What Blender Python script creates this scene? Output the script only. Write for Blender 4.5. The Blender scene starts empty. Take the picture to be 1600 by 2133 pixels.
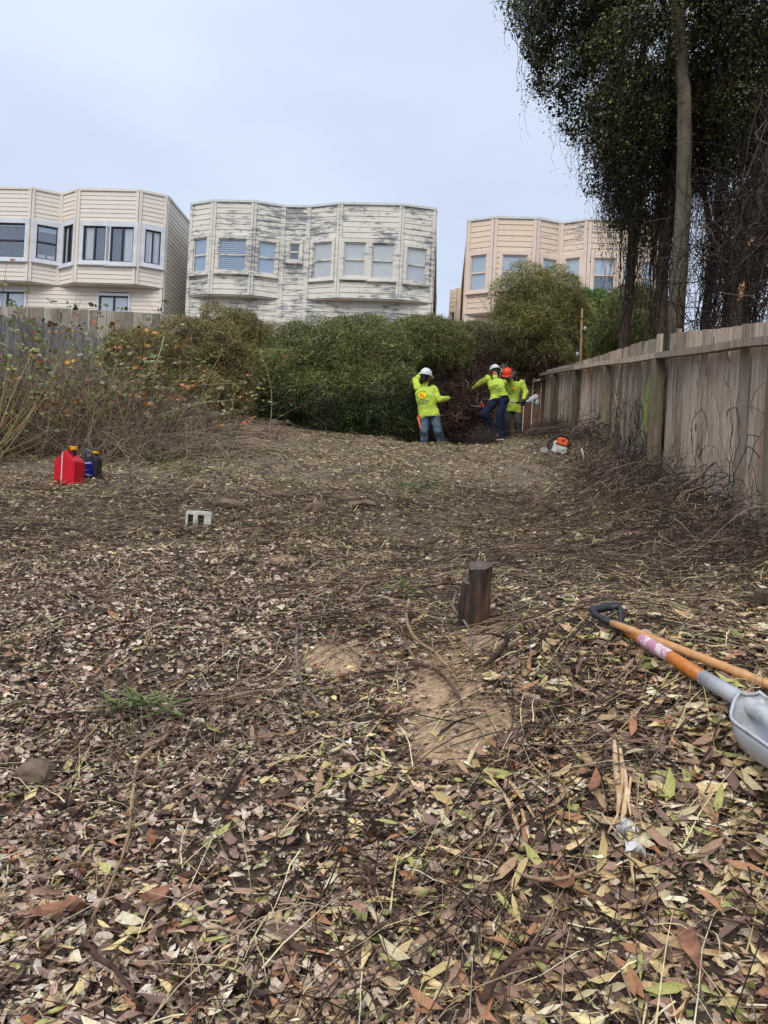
import bpy, bmesh, math, random
import numpy as np
from mathutils import Vector, Matrix
from mathutils.bvhtree import BVHTree

random.seed(7)
rng = np.random.default_rng(11)
scene = bpy.context.scene
COL = scene.collection
RAD = math.radians

# ------------------------------------------------------------------ camera
EYE = Vector((0.0, 0.0, 1.6))
PITCH, ROLL, FPX = RAD(0.5), RAD(2.8), 1600.0
F_ = Vector((0, math.cos(PITCH), math.sin(PITCH)))
U0 = Vector((0, -math.sin(PITCH), math.cos(PITCH)))
R0 = Vector((1, 0, 0))
R_ = R0 * math.cos(ROLL) + U0 * math.sin(ROLL)
U_ = -R0 * math.sin(ROLL) + U0 * math.cos(ROLL)
cam = bpy.data.cameras.new('camera')
camo = bpy.data.objects.new('camera', cam)
COL.objects.link(camo)
cam.sensor_fit = 'HORIZONTAL'
cam.angle = 2 * math.atan(800 / FPX)
cam.clip_start, cam.clip_end = 0.05, 1500
M = Matrix.Identity(4)
for i in range(3):
    M[i][0], M[i][1], M[i][2], M[i][3] = R_[i], U_[i], -F_[i], EYE[i]
camo.matrix_world = M
scene.camera = camo

# ------------------------------------------------------------------ sky, sun, exposure
world = bpy.data.worlds.new('World')
scene.world = world
world.use_nodes = True
nt = world.node_tree
nt.nodes.clear()
n = nt.nodes.new
wout = n('ShaderNodeOutputWorld')
sky = n('ShaderNodeTexSky')
sky.sky_type = 'NISHITA'
sky.sun_disc = False
sky.sun_elevation = RAD(52)
sky.sun_rotation = RAD(200)
bg1 = n('ShaderNodeBackground'); bg1.inputs[1].default_value = 0.08
nt.links.new(sky.outputs[0], bg1.inputs[0])
tc = n('ShaderNodeTexCoord')
mp = n('ShaderNodeMapping'); mp.inputs['Scale'].default_value = (1.2, 1.2, 3.0)
nz = n('ShaderNodeTexNoise'); nz.inputs['Scale'].default_value = 1.3; nz.inputs['Detail'].default_value = 5
rp = n('ShaderNodeValToRGB')
rp.color_ramp.elements[0].position = 0.33; rp.color_ramp.elements[0].color = (0.355, 0.402, 0.512, 1)
rp.color_ramp.elements[1].position = 0.68; rp.color_ramp.elements[1].color = (0.462, 0.528, 0.642, 1)
nt.links.new(tc.outputs['Generated'], mp.inputs[0]); nt.links.new(mp.outputs[0], nz.inputs['Vector'])
nt.links.new(nz.outputs[0], rp.inputs[0])
sp = n('ShaderNodeSeparateXYZ'); nt.links.new(tc.outputs['Generated'], sp.inputs[0])
mr = n('ShaderNodeMapRange')                       # overcast sky: brighter towards the zenith
mr.inputs['From Min'].default_value = 0.0; mr.inputs['From Max'].default_value = 1.0
mr.inputs['To Min'].default_value = 1.0; mr.inputs['To Max'].default_value = 1.55
nt.links.new(sp.outputs['Z'], mr.inputs[0])
bg2 = n('ShaderNodeBackground')
nt.links.new(rp.outputs[0], bg2.inputs[0]); nt.links.new(mr.outputs[0], bg2.inputs[1])
mx = n('ShaderNodeMixShader'); mx.inputs[0].default_value = 0.93
nt.links.new(bg1.outputs[0], mx.inputs[1]); nt.links.new(bg2.outputs[0], mx.inputs[2])
nt.links.new(mx.outputs[0], wout.inputs[0])

sun = bpy.data.lights.new('sun', 'SUN')
sun.energy, sun.angle, sun.color = 1.5, RAD(40), (1.0, 0.94, 0.84)
suno = bpy.data.objects.new('sun', sun)
COL.objects.link(suno)
suno.rotation_euler = Vector((0.30, 0.72, -0.80)).to_track_quat('-Z', 'Y').to_euler()

scene.view_settings.view_transform = 'Standard'
scene.view_settings.look = 'None'
scene.view_settings.exposure = 0.48
scene.view_settings.gamma = 1.0
scene.view_settings.use_curve_mapping = False
scene.cycles.max_bounces = 6
scene.cycles.diffuse_bounces = 3
scene.cycles.transparent_max_bounces = 8
scene.cycles.caustics_reflective = False
scene.cycles.caustics_refractive = False

# ------------------------------------------------------------------ helpers
def ray(px, py):
    a, b = (px - 800) / FPX, (1066.5 - py) / FPX
    return F_ + R_ * a + U_ * b

def at(px, py, d):
    """the place d metres ahead that the photograph shows at (px, py)"""
    D = ray(px, py)
    return EYE + D * (d / D.y)

def lin(r, g, b):
    f = lambda c: (c / 255 / 12.92) if c <= 10 else ((c / 255 + 0.055) / 1.055) ** 2.4
    return (f(r), f(g), f(b))

def tag(o, label=None, cat=None, group=None, kind=None):
    if label: o['label'] = label
    if cat: o['category'] = cat
    if group: o['group'] = group
    if kind: o['kind'] = kind
    return o

def empty(name, loc, rz=0.0):
    o = bpy.data.objects.new(name, None)
    o.location = loc
    o.rotation_euler = (0, 0, rz)
    o.empty_display_size = 0.2
    COL.objects.link(o)
    return o

def obj(name, me, m=None, parent=None, world_verts=True):
    """link a mesh; verts given in world space are moved into the parent's space"""
    o = bpy.data.objects.new(name, me)
    COL.objects.link(o)
    if m is not None and not me.materials:
        for q in (m if isinstance(m, (list, tuple)) else [m]):
            me.materials.append(q)
    if parent is not None:
        o.parent = parent
        if world_verts:
            pm = world_of(parent)
            me.transform(pm.inverted())
    return o

def world_of(o):
    m = Matrix.Translation(o.location) @ o.rotation_euler.to_matrix().to_4x4()
    if o.parent: m = world_of(o.parent) @ m
    return m

def np_mesh(name, V, Fc, colors=None, smooth=False):
    """V (n,3), Fc (m,k) uniform faces; optional per-vertex colours"""
    me = bpy.data.meshes.new(name)
    V = np.ascontiguousarray(V, dtype=np.float32); Fc = np.ascontiguousarray(Fc, dtype=np.int32)
    k = Fc.shape[1]
    me.vertices.add(len(V)); me.vertices.foreach_set('co', V.ravel())
    me.loops.add(Fc.size); me.loops.foreach_set('vertex_index', Fc.ravel())
    me.polygons.add(len(Fc))
    me.polygons.foreach_set('loop_start', np.arange(0, Fc.size, k, dtype=np.int32))
    me.polygons.foreach_set('loop_total', np.full(len(Fc), k, dtype=np.int32))
    if smooth: me.polygons.foreach_set('use_smooth', np.ones(len(Fc), dtype=bool))
    if colors is not None:
        ca = me.color_attributes.new('Col', 'FLOAT_COLOR', 'POINT')
        c4 = np.ones((len(V), 4), dtype=np.float32); c4[:, :3] = colors
        ca.data.foreach_set('color', c4.ravel())
    me.update(calc_edges=True)
    return me

class MB:
    """collects simple solids into one mesh"""
    def __init__(s): s.v, s.f = [], []
    def add(s, v, f):
        o = len(s.v); s.v += [tuple(p) for p in v]; s.f += [tuple(i + o for i in q) for q in f]; return s
    def box(s, c, size, mat=None):
        x, y, z = (q / 2 for q in size)
        v = [Vector((a, b, d)) for d in (-z, z) for a, b in ((-x, -y), (x, -y), (x, y), (-x, y))]
        if mat is not None: v = [mat @ p for p in v]
        v = [p + Vector(c) for p in v]
        return s.add(v, [(3, 2, 1, 0), (4, 5, 6, 7), (0, 1, 5, 4), (1, 2, 6, 5), (2, 3, 7, 6), (3, 0, 4, 7)])
    def hexa(s, v8):
        return s.add(v8, [(3, 2, 1, 0), (4, 5, 6, 7), (0, 1, 5, 4), (1, 2, 6, 5), (2, 3, 7, 6), (3, 0, 4, 7)])
    def tube(s, pts, rad, sides=8, cap=True, squash=None):
        pts = [Vector(p) for p in pts]
        rad = rad if isinstance(rad, (list, tuple)) else [rad] * len(pts)
        up = None; rings = []
        for i, p in enumerate(pts):
            t = (pts[min(i + 1, len(pts) - 1)] - pts[max(i - 1, 0)]).normalized()
            if up is None:
                up = Vector((0, 0, 1)) if abs(t.z) < 0.9 else Vector((1, 0, 0))
            a = t.cross(up).normalized(); up = a.cross(t).normalized()
            kx, ky = squash if squash else (1, 1)
            rings.append([p + (a * math.cos(2 * math.pi * k / sides) * kx + up * math.sin(2 * math.pi * k / sides) * ky) * rad[i] for k in range(sides)])
        o = len(s.v)
        for r in rings: s.v += [tuple(q) for q in r]
        for i in range(len(rings) - 1):
            for k in range(sides):
                k2 = (k + 1) % sides
                s.f.append((o + i * sides + k, o + i * sides + k2, o + (i + 1) * sides + k2, o + (i + 1) * sides + k))
        if cap:
            s.f.append(tuple(o + k for k in reversed(range(sides))))
            s.f.append(tuple(o + (len(rings) - 1) * sides + k for k in range(sides)))
        return s
    def prism(s, poly, a, b, fn):
        """poly of 2-D points extruded from a to b; fn(x, y, t) -> world"""
        nq = len(poly); o = len(s.v)
        s.v += [tuple(fn(x, y, a)) for x, y in poly] + [tuple(fn(x, y, b)) for x, y in poly]
        s.f.append(tuple(o + k for k in range(nq))); s.f.append(tuple(o + nq + k for k in reversed(range(nq))))
        for k in range(nq):
            k2 = (k + 1) % nq
            s.f.append((o + k2, o + k, o + nq + k, o + nq + k2))
        return s
    def sphere(s, c, r, seg=12, rings=8, mat=None):
        r = r if isinstance(r, (tuple, list)) else (r, r, r)
        vs = []
        for i in range(rings + 1):
            th = math.pi * i / rings
            for k in range(seg):
                ph = 2 * math.pi * k / seg
                p = Vector((r[0] * math.sin(th) * math.cos(ph), r[1] * math.sin(th) * math.sin(ph), r[2] * math.cos(th)))
                if mat is not None: p = mat @ p
                vs.append(p + Vector(c))
        fs = []
        for i in range(rings):
            for k in range(seg):
                k2 = (k + 1) % seg
                a, b, c_, d = i * seg + k, (i + 1) * seg + k, (i + 1) * seg + k2, i * seg + k2
                fs.append((a, b, c_, d))
        return s.add(vs, fs)
    def mesh(s, name, smooth=False, bevel=0.0, fix=True):
        me = bpy.data.meshes.new(name)
        me.from_pydata(s.v, [], s.f)
        bm = bmesh.new(); bm.from_mesh(me)
        bmesh.ops.remove_doubles(bm, verts=bm.verts, dist=1e-6)
        bmesh.ops.dissolve_degenerate(bm, edges=bm.edges, dist=1e-7)
        if bevel:
            es = [e for e in bm.edges if len(e.link_faces) == 2 and e.calc_face_angle(0) > 0.5]
            bmesh.ops.bevel(bm, geom=es, offset=bevel, segments=2, affect='EDGES', profile=0.6, clamp_overlap=True)
        bmesh.ops.recalc_face_normals(bm, faces=bm.faces)
        bm.to_mesh(me); bm.free()
        if smooth: me.polygons.foreach_set('use_smooth', [True] * len(me.polygons))
        return me
    def build(s, name, m, parent=None, smooth=False, bevel=0.0):
        return obj(name, s.mesh(name, smooth, bevel), m, parent)

# ---- materials
MATS = {}
def new_mat(name):
    m = bpy.data.materials.new(name); m.use_nodes = True
    t = m.node_tree; b = t.nodes['Principled BSDF']
    return m, t, b

def mat(name, c1, c2=None, scale=8.0, rough=0.8, stretch=(1, 1, 1), bump=0.0, metal=0.0, detail=6, lo=0.35, hi=0.65, spec=0.3, bscale=None, coord='Object'):
    if name in MATS: return MATS[name]
    m, t, b = new_mat(name)
    b.inputs['Roughness'].default_value = rough
    b.inputs['Metallic'].default_value = metal
    b.inputs['Specular IOR Level'].default_value = spec
    tc = t.nodes.new('ShaderNodeTexCoord'); mp = t.nodes.new('ShaderNodeMapping')
    mp.inputs['Scale'].default_value = stretch
    t.links.new(tc.outputs[coord], mp.inputs[0])
    nz = t.nodes.new('ShaderNodeTexNoise'); nz.inputs['Scale'].default_value = scale; nz.inputs['Detail'].default_value = detail
    nz.inputs['Roughness'].default_value = 0.65
    t.links.new(mp.outputs[0], nz.inputs['Vector'])
    r = t.nodes.new('ShaderNodeValToRGB')
    c2 = c2 or tuple(x * 0.8 for x in c1)
    r.color_ramp.elements[0].position = lo; r.color_ramp.elements[0].color = (*c2, 1)
    r.color_ramp.elements[1].position = hi; r.color_ramp.elements[1].color = (*c1, 1)
    t.links.new(nz.outputs[0], r.inputs[0]); t.links.new(r.outputs[0], b.inputs['Base Color'])
    if bump:
        bp = t.nodes.new('ShaderNodeBump'); bp.inputs['Strength'].default_value = bump; bp.inputs['Distance'].default_value = 0.02
        if bscale:
            nb = t.nodes.new('ShaderNodeTexNoise'); nb.inputs['Scale'].default_value = bscale; nb.inputs['Detail'].default_value = 4
            t.links.new(mp.outputs[0], nb.inputs['Vector']); t.links.new(nb.outputs[0], bp.inputs['Height'])
        else:
            t.links.new(nz.outputs[0], bp.inputs['Height'])
        t.links.new(bp.outputs[0], b.inputs['Normal'])
    MATS[name] = m
    return m

def vmat(name, rough=0.7, transl=0.0, spec=0.25, var=0.35, vscale=60):
    """colour per leaf/twig from the Col attribute, broken up by a little noise"""
    if name in MATS: return MATS[name]
    m, t, b = new_mat(name)
    at_ = t.nodes.new('ShaderNodeVertexColor'); at_.layer_name = 'Col'
    tc = t.nodes.new('ShaderNodeTexCoord')
    nz = t.nodes.new('ShaderNodeTexNoise'); nz.inputs['Scale'].default_value = vscale; nz.inputs['Detail'].default_value = 3
    t.links.new(tc.outputs['Object'], nz.inputs['Vector'])
    mr = t.nodes.new('ShaderNodeMapRange'); mr.inputs['From Min'].default_value = 0.3; mr.inputs['From Max'].default_value = 0.7
    mr.inputs['To Min'].default_value = 1 - var; mr.inputs['To Max'].default_value = 1 + var * 0.6
    t.links.new(nz.outputs[0], mr.inputs[0])
    vm = t.nodes.new('ShaderNodeVectorMath'); vm.operation = 'SCALE'
    t.links.new(at_.outputs[0], vm.inputs[0]); t.links.new(mr.outputs[0], vm.inputs['Scale'])
    t.links.new(vm.outputs[0], b.inputs['Base Color'])
    b.inputs['Roughness'].default_value = rough
    b.inputs['Specular IOR Level'].default_value = spec
    if transl:
        tr = t.nodes.new('ShaderNodeBsdfTranslucent'); t.links.new(vm.outputs[0], tr.inputs[0])
        ms = t.nodes.new('ShaderNodeMixShader'); ms.inputs[0].default_value = transl
        t.links.new(b.outputs[0], ms.inputs[1]); t.links.new(tr.outputs[0], ms.inputs[2])
        t.links.new(ms.outputs[0], t.nodes['Material Output'].inputs[0])
    MATS[name] = m
    return m

# ---- many-piece fields (numpy)
def unit(v): return v / np.maximum(np.linalg.norm(v, axis=-1, keepdims=True), 1e-9)

def leaf_field(P, T, N, L, W, curl, col, cup=None, torn=0.0):
    """lens-shaped leaves with a folded midrib: 8 verts, 6 faces as quads/degenerate-free triangles"""
    n_ = len(P); T = unit(T); S = unit(np.cross(N, T)); N = np.cross(T, S)
    u = np.array([0, .30, .30, .30, .68, .68, .68, 1.0]); w = np.array([0, -.85, 0, .85, -.8, 0, .8, 0]) * 0.5
    c = (u - .5) ** 2 * 4
    up = np.array([0, .25, 0, .25, .22, 0, .22, 0])
    cup = np.full(n_, 0.5) if cup is None else cup
    V = (P[:, None, :] + T[:, None, :] * ((u - .5)[None, :] * L[:, None])[..., None]
         + S[:, None, :] * (w[None, :] * W[:, None])[..., None]
         + N[:, None, :] * (c[None, :] * (curl * L)[:, None] + up[None, :] * (cup * W)[:, None])[..., None])
    if torn: V = V + rng.normal(0, torn, V.shape) * L[:, None, None] * rng.random((n_, 1, 1)) * 1.6
    tri = np.array([(0, 1, 2), (0, 2, 3), (1, 4, 2), (2, 4, 5), (2, 5, 3), (3, 5, 6), (4, 7, 5), (5, 7, 6)])
    Fc = (tri[None] + (np.arange(n_) * 8)[:, None, None]).reshape(-1, 3)
    return V.reshape(-1, 3), Fc, np.repeat(col, 8, axis=0)

def quad_field(P, T, N, L, W, bend, col):
    n_ = len(P); T = unit(T); S = unit(np.cross(N, T)); N = np.cross(T, S)
    hL, hW = L[:, None] / 2, W[:, None] / 2
    V = np.stack([P - T * hL, P - S * hW + N * bend[:, None] * L[:, None], P + T * hL, P + S * hW + N * bend[:, None] * L[:, None]], axis=1)
    tri = np.array([(0, 1, 2), (0, 2, 3)])
    Fc = (tri[None] + (np.arange(n_) * 4)[:, None, None]).reshape(-1, 3)
    return V.reshape(-1, 3), Fc, np.repeat(col, 4, axis=0)

def tri_field(P, T, N, L, W, bend, col):
    """the same scraps as single triangles, for the far and the tiny"""
    n_ = len(P); T = unit(T); S = unit(np.cross(N, T)); N = np.cross(T, S)
    V = np.stack([P - T * L[:, None] * .5 - S * W[:, None] * .3, P + T * L[:, None] * .62, P - T * L[:, None] * .12 + S * W[:, None] * .9 + N * (bend * L)[:, None]], axis=1)
    return V.reshape(-1, 3), np.arange(3 * n_).reshape(-1, 3), np.repeat(col, 3, axis=0)

def ribbon_field(paths, W, col, facing):
    """paths (n,k,3) flat tapering strips"""
    n_, k, _ = paths.shape
    tan = np.gradient(paths, axis=1)
    S = unit(np.cross(tan, facing[:, None, :]))
    taper = np.linspace(1, .25, k)[None, :, None]
    off = S * (W[:, None, None] / 2) * taper
    V = np.concatenate([paths - off, paths + off], axis=1)
    q = np.array([(i, i + 1, k + i + 1, k + i) for i in range(k - 1)])
    Fc = (q[None] + (np.arange(n_) * 2 * k)[:, None, None]).reshape(-1, 4)
    return V.reshape(-1, 3), Fc, np.repeat(col, 2 * k, axis=0)

def tube_field(paths, R, col, sides=3):
    n_, k, _ = paths.shape
    tan = unit(np.gradient(paths, axis=1))
    ref = np.where(np.abs(tan[..., 2:3]) > .85, np.array([1., 0, 0]), np.array([0, 0, 1.]))
    A = unit(np.cross(tan, ref)); B = np.cross(tan, A)
    ang = np.arange(sides) * 2 * np.pi / sides
    V = paths[:, :, None, :] + (A[:, :, None, :] * np.cos(ang)[None, None, :, None] + B[:, :, None, :] * np.sin(ang)[None, None, :, None]) * R[:, :, None, None]
    q = []
    for i in range(k - 1):
        for s in range(sides):
            q.append((i * sides + s, i * sides + (s + 1) % sides, (i + 1) * sides + (s + 1) % sides, (i + 1) * sides + s))
    Fc = (np.array(q)[None] + (np.arange(n_) * k * sides)[:, None, None]).reshape(-1, 4)
    return V.reshape(-1, 3), Fc, np.repeat(col, k * sides, axis=0)

def pick(pal, n_, jit=0.12):
    """random colours out of a weighted palette [(weight, (r,g,b) sRGB)]"""
    w = np.array([p[0] for p in pal], float); w /= w.sum()
    c = np.array([lin(*p[1]) for p in pal])
    out = c[rng.choice(len(pal), n_, p=w)]
    return out * (1 + rng.normal(0, jit, (n_, 1))).clip(.5, 1.6)

# lattice noise for placing things
_G = rng.random((64, 64))
def noise2(x, y, s):
    x = np.asarray(x) * s; y = np.asarray(y) * s
    xi, yi = np.floor(x).astype(int), np.floor(y).astype(int)
    fx, fy = x - xi, y - yi
    fx, fy = fx * fx * (3 - 2 * fx), fy * fy * (3 - 2 * fy)
    g = lambda i, j: _G[i % 64, j % 64]
    return (g(xi, yi) * (1 - fx) + g(xi + 1, yi) * fx) * (1 - fy) + (g(xi, yi + 1) * (1 - fx) + g(xi + 1, yi + 1) * fx) * fy

# ------------------------------------------------------------------ terrain
CP = [(0, 2133, 1.9), (400, 2133, 1.85), (800, 2133, 1.75), (1200, 2133, 1.62), (1600, 2133, 1.5),
      (0, 1800, 2.4), (400, 1800, 2.35), (800, 1800, 2.2), (1200, 1800, 1.95), (1600, 1800, 1.75),
      (0, 1500, 3.2), (400, 1500, 3.15), (800, 1500, 3.0), (1200, 1500, 2.5), (1600, 1580, 2.0),
      (0, 1300, 4.5), (400, 1300, 4.4), (800, 1300, 4.05), (985, 1318, 3.9), (1262, 1295, 2.95), (1600, 1320, 3.1),
      (0, 1195, 5.6), (400, 1200, 5.5), (800, 1200, 5.2), (1200, 1205, 5.0), (1590, 1095, 5.5), (1600, 1215, 4.4),
      (0, 1090, 7.2), (415, 1102, 7.5), (800, 1105, 7.4), (1200, 1110, 7.2), (1490, 1035, 6.6),
      (0, 1030, 8.2), (400, 1052, 8.2), (800, 1048, 8.4), (1200, 1040, 8.6), (1400, 985, 7.9),
      (145, 1006, 9.0), (500, 985, 10.0), (900, 995, 10.2), (1280, 985, 9.6), (1370, 968, 8.4),
      (0, 945, 10.8), (300, 930, 12.5), (600, 906, 14.2), (780, 916, 14.2), (450, 898, 14.0), (905, 934, 14.3), (1170, 946, 12.6), (1262, 915, 10.9), (1195, 905, 13.4),
      (905, 948, 15.4), (1060, 914, 17.2), (1125, 903, 17.8), (700, 905, 16.4), (450, 890, 15.5), (200, 900, 14)]
cxyz = [tuple(at(*c)) for c in CP]
cxyz += [(-12, 4, .9), (-12, 12, 2.3), (-12, 20, 3.4), (12, 4, 1.6), (12, 12, 3.2), (12, 20, 4.0), (0, 26, 4.0), (-14, 34, 4.3), (14, 34, 4.3),
         (0, 0, 0.0), (-4, 0, 0), (4, 0, .4), (0, -4, -.9), (-8, -5, -1), (8, -5, -.6), (4.6, 9, 2.7), (5, 13, 3.3), (4.5, 5.5, 2.0)]
cxyz = np.array(cxyz)
def tps_k(r): return np.where(r > 0, r * r * np.log(np.maximum(r, 1e-9)), 0)
_n = len(cxyz)
_K = tps_k(np.linalg.norm(cxyz[:, None, :2] - cxyz[None, :, :2], axis=2)) + np.eye(_n) * 0.02
_Pm = np.c_[np.ones(_n), cxyz[:, :2]]
_A = np.block([[_K, _Pm], [_Pm.T, np.zeros((3, 3))]])
_w = np.linalg.solve(_A, np.r_[cxyz[:, 2], np.zeros(3)])
GX = np.arange(-20, 20.01, .1); GY = np.arange(-6, 40.01, .1)
_gx, _gy = np.meshgrid(GX, GY, indexing='ij')
_q = np.c_[_gx.ravel(), _gy.ravel()]
_z = np.zeros(len(_q))
for i in range(_n): _z += _w[i] * tps_k(np.linalg.norm(_q - cxyz[i, :2], axis=1))
_z += _w[_n] + _q @ _w[_n + 1:]
HG = np.clip(_z.reshape(_gx.shape), -3, 5.0)
HG += (noise2(_gx + 40, _gy + 40, 1.1) - .5) * .13 + (noise2(_gx + 9, _gy + 31, 3.3) - .5) * .085
def H(x, y):
    x = np.clip(np.asarray(x, float), -19.9, 19.9); y = np.clip(np.asarray(y, float), -5.9, 39.9)
    fx, fy = (x + 20) / .1, (y + 6) / .1
    i, j = fx.astype(int), fy.astype(int); fx, fy = fx - i, fy - j
    i1, j1 = np.minimum(i + 1, HG.shape[0] - 1), np.minimum(j + 1, HG.shape[1] - 1)
    return (HG[i, j] * (1 - fx) + HG[i1, j] * fx) * (1 - fy) + (HG[i, j1] * (1 - fx) + HG[i1, j1] * fx) * fy
def h(x, y): return float(H(np.array([x]), np.array([y]))[0])
def ground_at(px, py):
    """where the line of sight through (px, py) meets the ground"""
    D = ray(px, py); last = 1.0
    for d in np.arange(1.0, 30, .02):
        p = EYE + D * (d / D.y)
        if p.z < h(p.x, p.y): return Vector((p.x, p.y, h(p.x, p.y)))
    return at(px, py, 14)
def normals(x, y, e=.06):
    gx = (H(x + e, y) - H(x - e, y)) / (2 * e); gy = (H(x, y + e) - H(x, y - e)) / (2 * e)
    return unit(np.stack([-gx, -gy, np.ones_like(gx)], axis=1))
def project(P):
    """photo pixel of points (only used to look up what the photo has there)"""
    d = P - np.array(EYE)
    f = d @ np.array(F_); a = d @ np.array(R_) / f; b = d @ np.array(U_) / f
    return 800 + a * FPX, 1066.5 - b * FPX

def lines(segs):
    out = []
    for a, b, s in segs:
        out += list(np.arange(a, b - 1e-6, s))
    return np.array(out + [segs[-1][1]])
gxs = lines([(-400, -60, 85), (-60, -20, 8), (-20, -5, .5), (-5, -2.2, .12), (-2.2, 3.2, .065), (3.2, 6, .12), (6, 20, .5), (20, 60, 8), (60, 400, 85)])
gys = lines([(-60, -6, 9), (-6, 1, .4), (1, 5.5, .06), (5.5, 10, .09), (10, 18, .14), (18, 40, .7), (40, 80, 8), (80, 600, 65)])
mxx, myy = np.meshgrid(gxs, gys, indexing='ij')
zz = H(mxx.ravel(), myy.ravel())
ff = np.array(np.meshgrid(np.arange(len(gxs) - 1), np.arange(len(gys) - 1), indexing='ij')).reshape(2, -1)
idx = lambda i, j: i * len(gys) + j
GF = np.stack([idx(ff[0], ff[1]), idx(ff[0] + 1, ff[1]), idx(ff[0] + 1, ff[1] + 1), idx(ff[0], ff[1] + 1)], axis=1)
GPTS = np.c_[mxx.ravel(), myy.ravel(), zz]
SOIL = [(930, 1430, 80, 75), (965, 1510, 115, 70), (920, 1555, 75, 45), (700, 1375, 75, 34), (1010, 1335, 52, 32), (590, 1165, 36, 6), (250, 925, 120, 24)]
_px, _py = project(GPTS); _k = np.zeros(len(GPTS))
for cx, cy, rx, ry in SOIL:
    _k = np.maximum(_k, np.clip(1.9 - ((_px - cx) / rx) ** 2 - ((_py - cy) / ry) ** 2 + (noise2(_px, _py, .05) - .5) * 1.2, 0, 1))
_k = np.where((GPTS[:, 1] > 1) & (GPTS[:, 1] < 20), _k, 0)[:, None]
_far_pale = (np.clip((GPTS[:, 1] - 6) / 4, 0, 1) * (.35 + .65 * noise2(GPTS[:, 0] + 30, GPTS[:, 1] + 30, .9)))[:, None]  # soil blends to a paler tan with distance, broken by noise
_base = np.array([[.098, .074, .053]]) * (1 - _far_pale) + np.array([[.25, .195, .14]]) * _far_pale
gme = np_mesh('ground', GPTS, GF, _base * (1 - _k) + np.array([[.50, .35, .22]]) * _k, smooth=True)

def ground_mat():
    m, t, b = new_mat('soil')
    b.inputs['Roughness'].default_value = .95; b.inputs['Specular IOR Level'].default_value = .15
    tc = t.nodes.new('ShaderNodeTexCoord')
    def noise(s, d=6):
        q = t.nodes.new('ShaderNodeTexNoise'); q.inputs['Scale'].default_value = s; q.inputs['Detail'].default_value = d; q.inputs['Roughness'].default_value = .7
        t.links.new(tc.outputs['Object'], q.inputs['Vector']); return q
    def ramp(src, stops):
        r = t.nodes.new('ShaderNodeValToRGB'); e = r.color_ramp.elements
        while len(e) < len(stops): e.new(.5)
        for q, (p, c) in zip(e, stops): q.position = p; q.color = (*c, 1)
        t.links.new(src, r.inputs[0]); return r
    n1 = noise(2.2); n2 = noise(38, 8)
    r1 = t.nodes.new('ShaderNodeVertexColor'); r1.layer_name = 'Col'
    r2 = ramp(n2.outputs[0], [(.36, (.55, .52, .5)), (.52, (1, 1, 1)), (.68, (1.35, 1.3, 1.2))])
    mm = t.nodes.new('ShaderNodeMixRGB'); mm.blend_type = 'MULTIPLY'; mm.inputs[0].default_value = 1
    t.links.new(r1.outputs[0], mm.inputs[1]); t.links.new(r2.outputs[0], mm.inputs[2])
    vo = t.nodes.new('ShaderNodeTexVoronoi'); vo.inputs['Scale'].default_value = 55
    t.links.new(tc.outputs['Object'], vo.inputs['Vector'])
    t.links.new(mm.outputs[0], b.inputs['Base Color'])
    bp = t.nodes.new('ShaderNodeBump'); bp.inputs['Strength'].default_value = .6; bp.inputs['Distance'].default_value = .012
    t.links.new(n2.outputs[0], bp.inputs['Height']); t.links.new(bp.outputs[0], b.inputs['Normal'])
    return m
ground = obj('ground', gme, ground_mat())
tag(ground, kind='structure')

# where the photograph shows bare earth (pixel ellipses) looked up per piece
def soil_keep(P, floor=.1):
    px, py = project(P); k = np.ones(len(P))
    jit = noise2(px, py, .06) * .8 + .55
    for cx, cy, rx, ry in SOIL:
        q = ((px - cx) / rx) ** 2 + ((py - cy) / ry) ** 2
        k = np.minimum(k, np.clip((q / jit - .45) / .9, floor, 1))
    return rng.random(len(P)) < k

def scatter(n_, d0, d1, k, half=.60, margin=.8):
    """wedge of ground in front of the viewer, density ~ d**k per metre of depth"""
    u = rng.random(n_)
    if abs(k + 1) < 1e-6: d = d0 * (d1 / d0) ** u
    else: d = (d0 ** (k + 1) + u * (d1 ** (k + 1) - d0 ** (k + 1))) ** (1 / (k + 1))
    x = rng.uniform(-1, 1, n_) * (half * d + margin)
    P = np.c_[x, d, H(x, d)]
    fence_x = 2.33 + .0687 * d
    return P[(x < fence_x - .02)]

def tilt(Nn, s):
    return unit(Nn + rng.normal(0, 1, Nn.shape) * s)
def rand_t(n_):
    a = rng.uniform(0, 2 * np.pi, n_)
    return np.c_[np.cos(a), np.sin(a), np.zeros(n_)]

BROWN = [(3, (176, 148, 124)), (2.6, (134, 110, 94)), (3.0, (206, 182, 150)), (2.6, (66, 50, 43)), (2.2, (228, 212, 184)), (.7, (164, 118, 88)), (.5, (172, 166, 110)), (.35, (136, 138, 88))]
PINKB = [(3, (190, 160, 142)), (2.6, (148, 120, 106)), (2.8, (214, 192, 170)), (2.2, (76, 58, 51)), (1.4, (230, 214, 194)), (.5, (176, 124, 96)), (.25, (150, 154, 108))]
LEAFY = [(3.2, (166, 132, 112)), (3.2, (210, 178, 136)), (2.6, (224, 202, 146)), (1.3, (180, 176, 112)), (.9, (188, 136, 100)), (.4, (140, 142, 88)), (2.4, (92, 70, 60)), (1.8, (238, 224, 190))]
FARC = [(3, (160, 138, 106)), (2.6, (194, 172, 132)), (2.2, (116, 96, 74)), (1.2, (164, 158, 102)), (1.2, (226, 210, 174)), (1.8, (74, 58, 48))]

def px_of(P): return project(P)

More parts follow.
